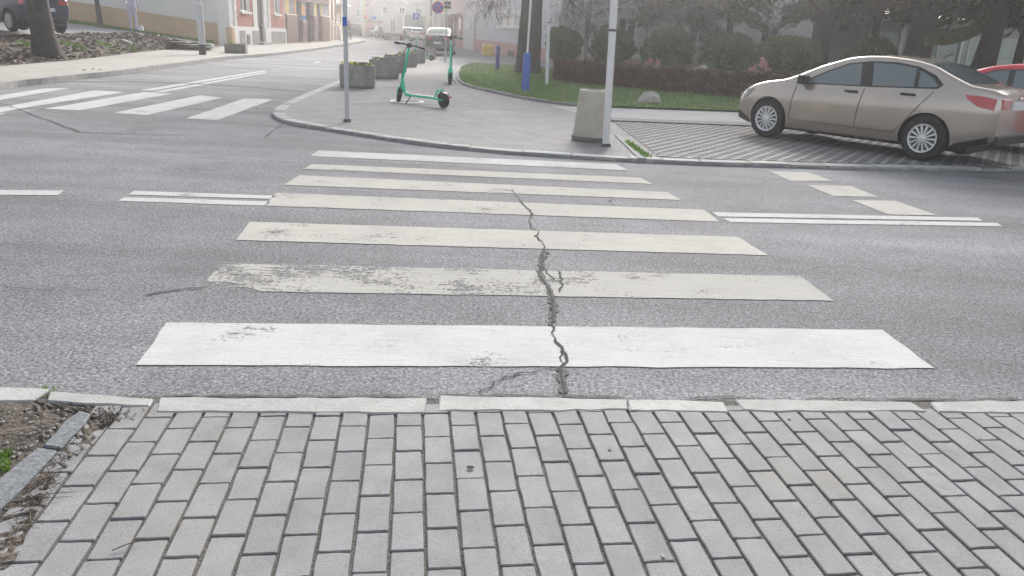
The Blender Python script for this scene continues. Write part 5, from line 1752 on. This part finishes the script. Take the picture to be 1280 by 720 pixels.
# yellow box by the wall
p = atg(609.5, 69.5, IZ)
root = thing('grit_box', 'yellow grit box standing against the pink plinth', 'box', (p.x, p.y, far_z(p.y) + IZ), .3)
MB().bb(-.38, .38, -.3, .3, 0, .62).build('bin', 'yellow_paint', root, bevel=.03)
MB().add([(-.42, -.34, .623), (.42, -.34, .623), (.42, .34, .623), (-.42, .34, .623), (-.36, -.2, .78), (.36, -.2, .78), (.36, .3, .82), (-.36, .3, .82)], [(0, 1, 5, 4), (1, 2, 6, 5), (2, 3, 7, 6), (3, 0, 4, 7), (4, 5, 6, 7), (3, 2, 1, 0)]).build('lid', 'yellow_paint', root, bevel=.01)

# ================================================================== scooters
def scooter(label, rear, front, scale=1.0, steer=.5):
    rear, front = Vector(rear), Vector(front)
    d = front - rear
    XO = d.length / scale - .98                     # how much longer the deck is than the basic frame
    rz = math.atan2(d.y, d.x)
    root = thing('electric_scooter', label, 'scooter', tuple(rear), rz, 'shared electric scooters')
    root.scale = (scale,) * 3
    g = 'green_paint'
    r = .135
    def wheel(x, name, M0=Matrix.Identity(4)):
        M = M0 @ Matrix.Translation((x, 0, r)) @ Matrix.Rotation(PI / 2, 4, 'X')
        wh = MB().lathe([(r * .60, -.03), (r * .88, -.034), (r, -.02), (r, .02), (r * .88, .034), (r * .60, .03)], 28, M, cap=False).build(name, 'rubber', root, smooth=40)
        MB().lathe([(.0, -.026), (r * .62, -.026), (r * .62, .026), (.0, .026)], 22, M, cap=False).build('hub', 'black_plastic', wh)
        return wh
    L_ = .98 + XO
    wheel(0, 'rear_wheel')
    ax_ = Vector((-.235, 0, .79)).normalized()
    MS = Matrix.Translation((.965 + XO, 0, .27)) @ Matrix.Rotation(steer, 4, ax_) @ Matrix.Translation((-.965 - XO, 0, -.27))
    wheel(L_, 'front_wheel', MS)
    # deck: flat board on a tubular frame
    MB().bb(.16, .74 + XO, -.075, .075, .145, .185).build('deck', g, root, bevel=.014, seg=2)
    MB().bb(.20, .72 + XO, -.066, .066, .1855, .190).build('grip_mat', 'black_plastic', root)
    for s_ in (-1, 1): MB().tube([(-.02, s_ * .055, r + .01), (.10, s_ * .058, .150), (.2, s_ * .05, .160)], [.016, .018, .02], 10).build('rear_fork', g, root, smooth=50)
    MB().tube([(.70 + XO, 0, .165), (.80 + XO, 0, .175), (.86 + XO, 0, .25), (.905 + XO, 0, .46)], [.04, .038, .034, .030], 12).build('neck', g, root, smooth=50)
    st = MB().tube([(.965 + XO, 0, .27), (.92 + XO, 0, .42), (.73 + XO, 0, 1.06)], [.030, .029, .024], 14).build('stem', g, root, smooth=50)
    MB().box((.80 + XO, 0, .80), (.006, .036, .22), 0).build('stem_label', 'green_pale', st)
    for s_ in (-1, 1): MB().tube([(.963 + XO, s_ * .02, .30), (.975 + XO, s_ * .05, .26), (.98 + XO, s_ * .05, r)], .014, 8, M=MS).build('fork', g, root, smooth=50)
    def guard(cx, a0, a1, M0, nm, mt):
        vs, fs = [], []
        n_ = 10
        for i in range(n_ + 1):
            a = a0 + (a1 - a0) * i / n_
            for rr in (r * 1.13, r * 1.19):
                for y in (-.042, .042): vs.append((cx + rr * math.cos(a), y, r + rr * math.sin(a)))
        for i in range(n_):
            o = i * 4
            fs += [(o, o + 1, o + 5, o + 4), (o + 2, o + 6, o + 7, o + 3), (o, o + 4, o + 6, o + 2), (o + 1, o + 3, o + 7, o + 5)]
        fs += [(0, 2, 3, 1), (n_ * 4, n_ * 4 + 1, n_ * 4 + 3, n_ * 4 + 2)]
        return MB().add(vs, fs, M0).build(nm, mt, root, smooth=40)
    guard(0, .35, 2.4, Matrix.Identity(4), 'rear_fender', 'black_plastic')
    guard(L_, .6, 1.9, MS, 'front_fender', 'black_plastic')
    for s_ in (-1, 1): MB().tube([(.20, s_ * .05, .18), (.115, s_ * .05, .33), (.04, s_ * .05, .32)], [.018, .02, .012], 8).build('fender_bracket', g, root, smooth=50)
    MB().bb(.09, .125, -.05, .05, .31, .345).build('bracket_bridge', g, root, bevel=.008)
    # handlebar, turned with the front wheel
    MH = MS @ Matrix.Translation((XO - .07, 0, 0))
    hb = MB().tube([(.74, -.27, 1.10), (.785, -.12, 1.115), (.795, 0, 1.11), (.785, .12, 1.115), (.74, .27, 1.10)], .016, 10, M=MH).build('handlebar', 'black_plastic', root, smooth=50)
    for s_ in (-1, 1):
        MB().tube([(.755, s_ * .20, 1.105), (.735, s_ * .30, 1.098)], [.021, .02], 10, M=MH).build('grip', 'rubber', hb, smooth=50)
        MB().tube([(.80, s_ * .13, 1.10), (.815, s_ * .2, 1.085), (.80, s_ * .27, 1.075)], .008, 6, M=MH).build('brake_lever', 'alu', hb)
    MB().box((.80, 0, 1.105), (.10, .09, .09), 0, MH).build('console', 'black_plastic', hb, bevel=.02)
    MB().tube([(.76 + XO, 0, .98), (.80 + XO, 0, .99)], .035, 12).build('headlamp', 'lamp_clear', st)
    MB().tube([(.62 + XO, .03, .15), (.64 + XO, .16, .0)], [.012, .010], 8).build('kickstand', 'dark_metal', root)
    MB().tube([(.73, .04, 1.09), (.82, .06, .98), (.83, .035, .75), (.92, .03, .45)], .006, 6, M=Matrix.Translation((XO, 0, 0))).build('brake_cable', 'black_plastic', st)
    MB().bb(-.175, -.15, -.03, .03, .20, .23).build('tail_lamp', 'lamp_red', root)
    return root
pr, pf = at(554.5, 135.0, IZ), at(500, 127.5, IZ)
scooter('green electric scooter standing over the white manhole ring', pr, pf, 1.07, -.62)
f2 = at(562.5, 106, IZ)
scooter('green electric scooter standing end-on at the lawn corner', f2 + Vector((f2.x, f2.y, 0)).normalized() * 1.2, f2, 1.22, .12)
f3 = at(539, 75.8, IZ)
scooter('green electric scooter half hidden behind the last planters', f3, f3 + Vector((-1.0, .15, 0)), 1.05, .3)

# ================================================================== people
def person(label, loc, rz, height, mats, pose):
    # pose: joint table in metres for a 1.75 m figure; x right, y facing, z up
    J = pose
    names = list(J)
    edges = [('pelvis', 'waist'), ('waist', 'chest'), ('chest', 'neck'), ('neck', 'head'), ('head', 'crown')]
    for s_ in ('l', 'r'):
        edges += [('pelvis', 'hip' + s_), ('hip' + s_, 'knee' + s_), ('knee' + s_, 'ankle' + s_), ('ankle' + s_, 'toe' + s_),
                  ('chest', 'sho' + s_), ('sho' + s_, 'elb' + s_), ('elb' + s_, 'wri' + s_), ('wri' + s_, 'palm' + s_)]
        for k in range(4): edges.append(('palm' + s_, 'f%d%s' % (k, s_)))
        edges.append(('wri' + s_, 'thumb' + s_))
    for s_ in ('l', 'r'):
        w_, p_ = Vector(J['wri' + s_][0]), Vector(J['palm' + s_][0])
        d = (p_ - w_).normalized()
        side_ = Vector((0, 1, 0)) if abs(d.y) < .7 else Vector((1, 0, 0))
        for k in range(4):
            J['f%d%s' % (k, s_)] = (tuple(p_ + d * (.085 - .008 * abs(k - 1)) + side_ * (k - 1.5) * .022), .009)
        J['thumb' + s_] = (tuple(w_ + d * .07 + side_ * .055), .010)
    names = list(J)
    idx = {n_: i for i, n_ in enumerate(names)}
    me = bpy.data.meshes.new('person')
    me.from_pydata([J[n_][0] for n_ in names], [(idx[a], idx[b_]) for a, b_ in edges], [])
    o = link('person', me)
    md = o.modifiers.new('skin', 'SKIN')
    md.use_smooth_shade = True
    for n_ in names:
        r = J[n_][1]
        r = (r, r) if isinstance(r, float) else r
        me.skin_vertices[0].data[idx[n_]].radius = r
    me.skin_vertices[0].data[idx['pelvis']].use_root = True
    o.modifiers.new('sub', 'SUBSURF').levels = 2
    bpy.context.view_layer.update()
    nm = bpy.data.meshes.new_from_object(o.evaluated_get(bpy.context.evaluated_depsgraph_get()))
    o.modifiers.clear()
    o.data = nm
    nm.materials.clear()
    for k in mats: nm.materials.append(MATS[k])
    wl, wr = Vector(J['wril'][0]), Vector(J['wrir'][0])
    for p in nm.polygons:
        c = p.center
        k = 0
        if c.z > 1.47 or (c - wl).length < .16 and (c - Vector(J['elbl'][0])).length > .2 or (c - wr).length < .16 and (c - Vector(J['elbr'][0])).length > .2: k = 2
        elif c.z < .94 and abs(c.x) < .30: k = 1
        if c.z < .085: k = 3
        p.material_index = k
        p.use_smooth = True
    o.location = loc
    o.rotation_euler = (0, 0, rz)
    o.scale = (height / 1.75,) * 3
    tag(o, label, 'person')
    h = Vector(J['head'][0])
    hair = MB().lathe([(.0, .125), (.06, .115), (.097, .06), (.108, .0), (.100, -.05), (.085, -.07)], 18, Matrix.Translation(h + Vector((0, -.014, .055))) @ Matrix.Diagonal((.88, 1.05, 1.05, 1)), cap=False).build('hair', 'hair', o, smooth=60)
    fy = h.y + .092
    for s_ in (-1, 1):
        MB().lathe([(.0, -.012), (.012, 0), (0, .012)], 8, Matrix.Translation((s_ * .034 + h.x, fy - .006, h.z + .03)), cap=False).build('eye', 'black_plastic', o)
        MB().lathe([(.0, -.03), (.018, 0), (0, .03)], 8, Matrix.Translation((s_ * .088 + h.x, h.y, h.z + .015)), cap=False).build('ear', 'skin', o)
    MB().tube([(h.x, fy - .01, h.z + .03), (h.x, fy + .012, h.z - .008)], [.008, .014], 8).build('nose', 'skin', o)
    MB().box((h.x, fy - .012, h.z - .045), (.045, .012, .010)).build('mouth', 'lamp_red', o)
    return o
def stand(stride=.0, armf=.0):
    return dict(pelvis=((0, 0, .95), (.15, .11)), waist=((0, 0, 1.10), (.135, .10)), chest=((0, .01, 1.32), (.155, .11)), neck=((0, .005, 1.49), .055), head=((0, .015, 1.60), (.085, .10)), crown=((0, .0, 1.70), (.07, .08)),
        hipl=((-.09, 0, .90), .095), hipr=((.09, 0, .90), .095), kneel=((-.11, .02 + stride * .5, .50), .065), kneer=((.11, .03 - stride * .3, .50), .065),
        anklel=((-.11, stride, .09), .046), ankler=((.12, -stride, .09), .046), toel=((-.125, .17 + stride, .045), .042), toer=((.135, .17 - stride, .045), .042),
        shol=((-.18, 0, 1.41), .062), shor=((.18, 0, 1.41), .062), elbl=((-.245, -.02, 1.13), .046), elbr=((.245, -.02, 1.13), .046),
        wril=((-.23, .06 + armf, .92 + armf * .9), .030), wrir=((.23, .08, .90), .030), palml=((-.22, .09 + armf * 1.3, .85 + armf), (.038, .020)), palmr=((.225, .10, .83), (.038, .020)))
p = aty(167.5, 38.8, 35.2)
person('person in pale lavender clothes walking past the long cream wall', (p.x, p.y, p.z - .0), .35, 1.85, ['cloth_lavender', 'cloth_trouser', 'skin', 'shoe_blue'], stand(.08, .22))
q = aty(176.5, 37.6, 35.0)
root = thing('shopping_bag', 'small white bag on the ground at the lavender-clad person', 'bag', (q.x, q.y, q.z - .02))
MB().add([(-.11, -.07, 0), (.11, -.07, 0), (.11, .07, 0), (-.11, .07, 0), (-.09, -.03, .2), (.10, -.04, .2), (.09, .04, .19), (-.10, .03, .2)], [(0, 1, 5, 4), (1, 2, 6, 5), (2, 3, 7, 6), (3, 0, 4, 7), (3, 2, 1, 0), (4, 5, 6, 7)]).build('sack', 'bag_white', root, bevel=.02)
MB().tube([(-.05, 0, .19), (-.03, 0, .30), (.03, 0, .30), (.05, 0, .19)], .008, 6).build('strap', 'bag_white', root)
p = atg(436.5, 49.6, LZ)
person('person in dark maroon coat on the pavement at the bend', (p.x, p.y, far_z(p.y) + LZ), PI / 2 - .5, 1.75, ['cloth_maroon', 'cloth_dark', 'skin', 'black_plastic'], stand(.15, .1))

# ================================================================== plants
def leaf_cloud(mb, centre, radii, n, size, hollow=.55, droop=0.0, clump=None, aspect=.5):
    cs = []
    K = clump or max(6, n // 60)
    for _ in range(K):
        v = rng.normal(size=3)
        v /= np.linalg.norm(v)
        r = hollow + (1 - hollow) * rng.random() ** .6
        cs.append((v * r, .10 + .12 * rng.random()))
    C = np.array(centre); Rr = np.array(radii)
    for i in range(n):
        c, s_ = cs[rng.integers(K)]
        p = C + (c + rng.normal(size=3) * s_) * Rr
        d = rng.normal(size=3)
        d[2] -= droop * 2
        d /= np.linalg.norm(d)
        e = np.cross(d, rng.normal(size=3))
        e /= np.linalg.norm(e) + 1e-9
        L_ = size * (.6 + .8 * rng.random())
        a, b_ = d * L_, e * L_ * aspect
        o = len(mb.v)
        mb.v.extend([tuple(p - a), tuple(p + b_), tuple(p + a), tuple(p - b_)])
        mb.f.append((o, o + 1, o + 2, o + 3))
        mb.mi.append(0)
def limb(mb, p, d, r, L_, depth, tips, up=.15, spread=.6, kids=3):
    pts, rad = [Vector(p)], [r]
    d = Vector(d).normalized()
    n_ = 5
    for i in range(n_):
        d = (d + Vector((random.gauss(0, .12), random.gauss(0, .12), random.gauss(0, .08) + up * .15))).normalized()
        pts.append(pts[-1] + d * L_ / n_)
        rad.append(r * (1 - .55 * (i + 1) / n_))
    mb.tube(pts, rad, 8 if r > .08 else 5, cap=False)
    tips.append((pts[-1], d, rad[-1]))
    if depth:
        for k in range(kids):
            i = random.randint(2, n_)
            a = random.random() * 6.28
            q = d.orthogonal().normalized()
            q = (Matrix.Rotation(a, 3, d) @ q)
            limb(mb, pts[i], d + q * spread * random.uniform(.7, 1.4), rad[i] * .65, L_ * random.uniform(.5, .75), depth - 1, tips, up, spread, kids)
def twigs(mb, tips, n, L_, droop, wd=.006, jit=.45):
    for _ in range(n):
        p, d, r = random.choice(tips)
        p = p + Vector((random.gauss(0, jit), random.gauss(0, jit), random.gauss(0, jit * .8)))
        q = (d + Vector((random.gauss(0, .6), random.gauss(0, .6), random.gauss(0, .5) - droop))).normalized()
        l = L_ * random.uniform(.5, 1.2)
        m_ = p + q * l * .5 + Vector((0, 0, -droop * l * .15))
        e = p + q * l + Vector((0, 0, -droop * l * .5))
        s_ = q.cross(Vector((random.gauss(0, 1), random.gauss(0, 1), random.gauss(0, 1)))).normalized() * wd
        mb.add([p - s_, p + s_, m_ + s_ * .8, m_ - s_ * .8, e], [(0, 1, 2, 3), (3, 2, 4)])
def trunk_tree(name, label, base, r, h, bark, crown_mat, seed, lean=(0, 0), depth=3, tw=9000, twl=.7, droop=.3, first=2.6, spread=.7, wd=.007, limbs=7, limbL=3.0, down=0.0, group='trees behind the lawn'):
    random.seed(seed)
    root = thing(name, label, 'tree', tuple(base), 0, group)
    mb = MB()
    pts = [(0, 0, -.2), (lean[0] * .05, lean[1] * .05, .25), (lean[0] * .2, lean[1] * .2, 1.0), (lean[0] * .5, lean[1] * .5, h * .5), (lean[0], lean[1], h)]
    rad = [r * 1.45, r * 1.15, r, r * .85, r * .5]
    sp_ = smooth_path(pts, 4)
    rr = np.interp(np.linspace(0, 1, len(sp_)), np.linspace(0, 1, 5), rad)
    mb.tube(sp_, [x * random.uniform(.95, 1.05) for x in rr], 14)
    tips = []
    for k in range(limbs):
        z = first + (h - first) * k / limbs
        a = k * 2.4 + random.random()
        t_ = z / h
        limb(mb, (lean[0] * t_, lean[1] * t_, z), (math.cos(a), math.sin(a), .45 - down), r * .38, limbL * random.uniform(.8, 1.2), depth - 1, tips, .2 - down, spread)
    mb.build('trunk', bark, root, smooth=60)
    cm = MB()
    twigs(cm, tips, tw, twl, droop, wd)
    struct(cm.build('crown', crown_mat, root), 'stuff')
    return root
def conifer(name, label, base, r, z0, h, R_, seed, n=9000, bark='bark', leaf='needle', lean=(0, 0), extra=None, group='conifers behind the parking bay', size=.16):
    random.seed(seed)
    root = thing(name, label, 'tree', tuple(base), 0, group)
    mb = MB()
    mb.tube(smooth_path([(0, 0, -.2), (lean[0] * .1, 0, .3), (lean[0] * .5, lean[1] * .5, h * .5), (lean[0], lean[1], h)], 4), list(np.interp(np.linspace(0, 1, 13), [0, .12, 1], [r * 1.35, r, r * .35])), 14)
    cm = MB()
    nb = 46
    per = n // nb
    for k in range(nb):
        z = z0 + (h - z0) * (k / nb) ** 1.1
        a = k * 2.4 + random.random() * .5
        L_ = R_ * (1 - .55 * (z - z0) / (h - z0)) * random.uniform(.7, 1.1)
        p = Vector((lean[0] * z / h, lean[1] * z / h, z + .25))
        q = p + Vector((math.cos(a) * L_, math.sin(a) * L_, -.12 * L_ - random.random() * .3))
        m_ = p.lerp(q, .5) + Vector((0, 0, .2))
        mb.tube([p, m_, q], [r * .16, r * .1, .012], 5, cap=False)
        for i in range(per):
            t_ = random.random() ** .7
            c = p.lerp(m_, t_ * 2) if t_ < .5 else m_.lerp(q, t_ * 2 - 1)
            c = c + Vector((random.gauss(0, .22), random.gauss(0, .22), random.gauss(-.08, .14)))
            d = (Vector((math.cos(a), math.sin(a), -.7)) + Vector((random.gauss(0, .6), random.gauss(0, .6), random.gauss(0, .4)))).normalized()
            e = d.cross(Vector((random.gauss(0, 1), random.gauss(0, 1), random.gauss(0, 1)))).normalized()
            l = size * random.uniform(.6, 1.5)
            cm.add([c - d * l, c + e * l * .22, c + d * l, c - e * l * .22], [(0, 1, 2, 3)])
    if extra: extra(mb, root)
    mb.build('trunk', bark, root, smooth=60)
    struct(cm.build('crown', leaf, root), 'stuff')
    return root

# left: big tree on the bank and a slim one by the wall
b0 = aty(58, 61, 23.6)
trunk_tree('broad_tree', 'thick dark tree trunk growing out of the leaf-strewn bank', b0, .31, 8.5, 'bark', 'twig_haze', 3, (-.35, 0), 3, 5000, .6, .1, 4.2, group='trees on the bank')
b0 = aty(125, 27, 44)
trunk_tree('slim_tree', 'slim dark tree trunk beside the long cream wall', b0, .12, 6.5, 'bark', 'twig_haze', 4, (-.25, 0), 2, 2500, .5, .1, 4.0, limbs=5, limbL=1.6, group='trees on the bank')
# lawn tree with drooping grey twigs
trunk_tree('lawn_tree', 'broad grey tree on the lawn with twigs drooping over the lane', at(659, 93, IZ), .50, 9, 'bark', 'twig_haze', 11, (.1, 0), 3, 30000, .5, .35, 3.0, .7, .011, 9, 3.6, .22)
# bare tree with many stems beyond the sedan
trunk_tree('bare_tree', 'purple-brown bare tree with upswept twigs behind the sedan roof', Vector((at(1035, 118, IZ).x, 31.5, IZ)), .27, 7, 'bark', 'twig_haze', 12, (.2, 0), 3, 40000, .6, .05, 2.3, .6, .014, 11, 2.3, -.1)
# evergreens behind the bushes; the first two are bare, with glow painted into pale twigs
for k, (u, yy, R_, h, z0, lbl, sd_) in enumerate(((728, 40, 3.4, 11, 2.4, 'bare tree with twigs paled for the glow between the lawn tree and the white pole', 21), (800, 42, 3.2, 10, 2.6, 'bare tree with twigs paled for the glow standing behind the bush by the white pole', 22),
                                               (842, 41, 3.0, 12, 2.5, 'tall grey-green conifer behind the bush with the boulder before it', 23), (1085, 36, 2.4, 10, 3.2, 'conifer between the bare tree and the thick mossy conifer', 24),
        (905, 43, 2.0, 11, 2.9, 'narrow conifer close to the villa windows', 25), (1012, 40, 2.2, 10, 3.0, 'conifer between the villa windows and the bare tree', 26))):
    pb_ = aty(u, 90, yy)
    if k < 2:
        trunk_tree('garden_bare_tree', lbl, (pb_.x, yy, IZ), .13, 9, 'bark_pale', 'twig_glow', sd_, (.3, 0), 3, 20000, .5, .35, 2.6, .7, .010, 9, 2.4, .05, 'trees behind the hedge')
        continue
    conifer('garden_conifer', lbl, (pb_.x, yy, IZ), .24, z0, h, R_, sd_, 11000, leaf='needle_glow' if k != 3 else 'needle', size=.2)
def mossy(mb, root):
    base = Vector(root.location)
    pts = [aty(u, v, base.y - .2) - base for u, v in ((1150, 52), (1168, 47), (1190, 46), (1212, 40), (1230, 30), (1243, 16))]
    lm = MB().tube(smooth_path(pts, 4), list(np.interp(np.linspace(0, 1, 21), [0, .6, 1], [.30, .22, .15])), 12).build('mossy_limb', 'bark_moss', root, smooth=60)
    kn = pts[-2] + Vector((.12, -.1, .18))
    MB().tube([kn, kn + Vector((.06, -.1, .22))], [.2, .15], 10).build('sawn_stub', 'moss', lm, smooth=40)
p = aty(1144, 80, 27.0)
conifer('old_conifer', 'thick-trunked old conifer with a mossy sawn limb', (p.x, 27.0, IZ), .58, 3.7, 11, 3.4, 31, 18000, extra=mossy, size=.19)
for u, yy, r_, z0, lbl, sd_, ln in ((1229, 26.0, .38, 3.0, 'dark stout conifer trunk behind the red hatchback', 32, (.2, 0)), (1206, 29.0, .16, 3.1, 'thin leaning conifer trunk between two stout conifers', 33, (1.6, 0)),
                                    (1268, 29.5, .22, 3.1, 'dark slim conifer behind the red hatchback roof', 34, (.1, 0)), (1330, 28.0, .3, 3.0, 'dark conifer past the red hatchback', 35, (0, 0))):
    p = aty(u, 90, yy)
    conifer('old_conifer', lbl, (p.x, yy, IZ), r_, z0, 10.5, 3.1, sd_, 17000, lean=ln, size=.19)

# round clipped bushes behind the hedge
random.seed(50)
for u, t_, b_, hw_, yy, lbl in ((706, 32, 78, 23, 33.5, 'round clipped bush beside the lawn tree trunk'), (767, 34, 83, 29, 32.5, 'round clipped bush directly behind the white pole'),
                                (839, 34, 92, 34, 31.5, 'round clipped bush behind the pale boulder'), (913, 40, 98, 38, 31, 'round clipped bush left of the villa window'),
                                (991, 42, 99, 40, 30.5, 'round clipped bush below the villa window by the sedan'), (1094, 47, 106, 36, 30, 'round clipped bush showing over the sedan roof')):
    top, bot = aty(u, t_, yy), aty(u, b_, yy)
    R_ = hw_ * yy / FPX * .94
    zc = (top.z + bot.z) / 2
    rz_ = (top.z - bot.z) / 2
    root = thing('clipped_bush', lbl, 'bush', (top.x, yy, IZ), 0, 'round clipped bushes behind the hedge')
    MB().tube([(0, 0, 0), (.03, 0, zc - IZ)], [.10, .07], 8).build('stem', 'bark', root)
    mb = MB()
    n_ = 9000
    ph = rng.random(3) * 6
    for i in range(n_):
        v = rng.normal(size=3)
        v /= np.linalg.norm(v)
        bumpk = .98 + .07 * math.sin(v[0] * 4 + ph[0]) + .06 * math.sin(v[1] * 5 + v[2] * 6 + ph[1]) + .05 * math.sin(v[2] * 11 + v[0] * 9 + ph[2])
        r = (1 - .30 * rng.random() ** 2.2) * bumpk
        c = np.array([0, 0, zc - IZ]) + v * r * np.array([R_, R_, rz_])
        d = v * .5 + rng.normal(size=3) * .6
        d /= np.linalg.norm(d)
        e = np.cross(d, rng.normal(size=3)); e /= np.linalg.norm(e) + 1e-9
        l = .045 * (.6 + .9 * rng.random())
        o = len(mb.v)
        mb.v.extend([tuple(c - d * l), tuple(c + e * l * .5), tuple(c + d * l), tuple(c - e * l * .5)])
        mb.f.append((o, o + 1, o + 2, o + 3)); mb.mi.append(0)
    struct(mb.build('foliage', 'bush_leaf', root), 'stuff')
    mb = MB()
    mb.lathe([(.05, -rz_ * .72), (R_ * .5, -rz_ * .55), (R_ * .68, 0), (R_ * .5, rz_ * .5), (.05, rz_ * .68)], 14, Matrix.Translation((0, 0, zc - IZ)))
    mb.build('inner_branches', 'bark', root)

# low brown hedge
hp0, hp1, hp2 = at(690, 103, IZ), at(925, 124.5, IZ), at(1150, 146, IZ)
hroot = thing('hedge', 'low clipped brown hedge with yellowish top along the lawn', 'hedge', tuple(hp0))
mb, mt_ = MB(), MB()
hh_ = .80
random.seed(60)
hd1 = (hp2 - hp0)
inner = MB()
perp = Vector((-hd1.y, hd1.x, 0)).normalized()
def hpos(t_): return hp0.lerp(hp1, t_ * 2) if t_ < .5 else hp1.lerp(hp2, t_ * 2 - 1)
for i in range(26000):
    t_ = random.random()
    a = random.random()
    y_ = random.uniform(0, .75)
    z_ = random.uniform(.02, hh_)
    k = random.random()
    if k < .62: y_ = abs(random.gauss(0, .05))
    elif k < .85: z_ = hh_ - abs(random.gauss(0, .05))
    p = hpos(t_) + perp * y_ - hp0
    p.z = z_ + .03 * math.sin(t_ * 80) + .02 * math.sin(t_ * 211)
    d = Vector((random.gauss(0, .6), random.gauss(0, .6), random.gauss(.4, .6))).normalized()
    e = d.cross(Vector((random.gauss(0, 1), random.gauss(0, 1), random.gauss(0, 1)))).normalized()
    l = .04 * random.uniform(.6, 1.5)
    tgt = mt_ if (k > .62 and z_ > hh_ - .05 and random.random() < .5) else mb
    tgt.add([p - d * l, p + e * l * .45, p + d * l, p - e * l * .45], [(0, 1, 2, 3)])
struct(mb.build('foliage', 'hedge_leaf', hroot), 'stuff')
struct(mt_.build('top_shoots', 'hedge_top_leaf', hroot), 'stuff')
for ta, tb in ((0, .5), (.5, 1)):
    a, b_ = hpos(ta) + perp * .12 - hp0, hpos(tb - .0001) + perp * .12 - hp0
    inner.add([(a.x, a.y, 0), (b_.x, b_.y, 0), (b_.x, b_.y, hh_ - .1), (a.x, a.y, hh_ - .1), (a.x + perp.x * .5, a.y + perp.y * .5, hh_ - .1), (b_.x + perp.x * .5, b_.y + perp.y * .5, hh_ - .1)], [(0, 1, 2, 3), (3, 2, 5, 4)])
inner.build('inner_branches', 'hedge_leaf', hroot)
# garden ground behind the hedge
struct(MB().sheet([(hp0.x, hp0.y + .4), (hp1.x, hp1.y + .4), (hp2.x, hp2.y + .4), (30, hp2.y + 1), (32, 46.5), (2.5, 46.5)], IZ + .03).build('garden_soil', 'bank_soil'))
# boulder on the lawn
p = at(812, 129.5, IZ + .04)
bm = bmesh.new()
bmesh.ops.create_icosphere(bm, subdivisions=3, radius=1)
for v in bm.verts:
    c = v.co
    k = 1 + .16 * math.sin(c.x * 3.1 + 1) * math.cos(c.y * 2.7) + .10 * math.sin(c.z * 5 + c.x * 4)
    for pn, pd in ((Vector((.3, -.5, .8)).normalized(), .72), (Vector((-.75, -.3, .55)).normalized(), .66), (Vector((.9, -.1, .3)).normalized(), .78), (Vector((.1, -.95, .25)).normalized(), .75)):
        dd_ = (c * k).dot(pn)
        if dd_ > pd: k *= pd / dd_
    v.co = Vector((c.x * k * .33, c.y * k * .25, c.z * k * .21 + .10))
me = bpy.data.meshes.new('boulder')
bm.to_mesh(me); bm.free()
me.materials.append(MATS['boulder'])
o = link('boulder', me)
o.location = p
tag(o, 'pale angular boulder lying on the lawn before the hedge', 'boulder')
# flowers in the garden behind the hedge
def flower_bush(u, v, yy, mat, label, n=120, R_=.3):
    p = aty(u, v, yy)
    root = thing('flowering_shrub', label, 'shrub', (p.x, yy, IZ))
    mb = MB().tube([(0, 0, 0), (.02, 0, p.z - IZ)], [.03, .015], 6)
    mb.build('stem', 'bark', root)
    mb = MB()
    leaf_cloud(mb, (0, 0, p.z - IZ), (R_, R_, R_ * 1.1), n, .07, .3)
    struct(mb.build('blossom', mat, root), 'stuff')
    mb = MB()
    leaf_cloud(mb, (0, 0, (p.z - IZ) * .6), (R_ * 1.2, R_ * 1.2, (p.z - IZ) * .5), 260, .06, .2)
    struct(mb.build('foliage', 'hedge_top_leaf', root), 'stuff')
flower_bush(875, 86.5, 28.2, 'flower_white', 'shrub with white blossom between two round bushes', 110, .20)
flower_bush(951, 86, 27.6, 'flower_pink', 'shrub with pink blossom in front of the villa window', 150, .34)
flower_bush(815, 82, 29.0, 'flower_pink', 'low pink shrub beside the bush behind the boulder', 120, .3)

# ================================================================== air
hz = MB().bb(-70, 75, -14, 135, -1.2, 16).build('haze', 'far_ground')
hm = bpy.data.materials.new('haze_air')
hm.use_nodes = True
ht = hm.node_tree
for n_ in list(ht.nodes):
    if n_.type != 'OUTPUT_MATERIAL': ht.nodes.remove(n_)
pv = ht.nodes.new('ShaderNodeVolumePrincipled')
pv.inputs['Color'].default_value = (.97, .97, .98, 1)
pv.inputs['Density'].default_value = .0019
pv.inputs['Anisotropy'].default_value = .78
ht.links.new(pv.outputs[0], ht.nodes['Material Output'].inputs['Volume'])
hz.data.materials.clear()
hz.data.materials.append(hm)
struct(hz, 'stuff')
tag(hz, 'thin bright haze hanging over the street and garden', 'haze')
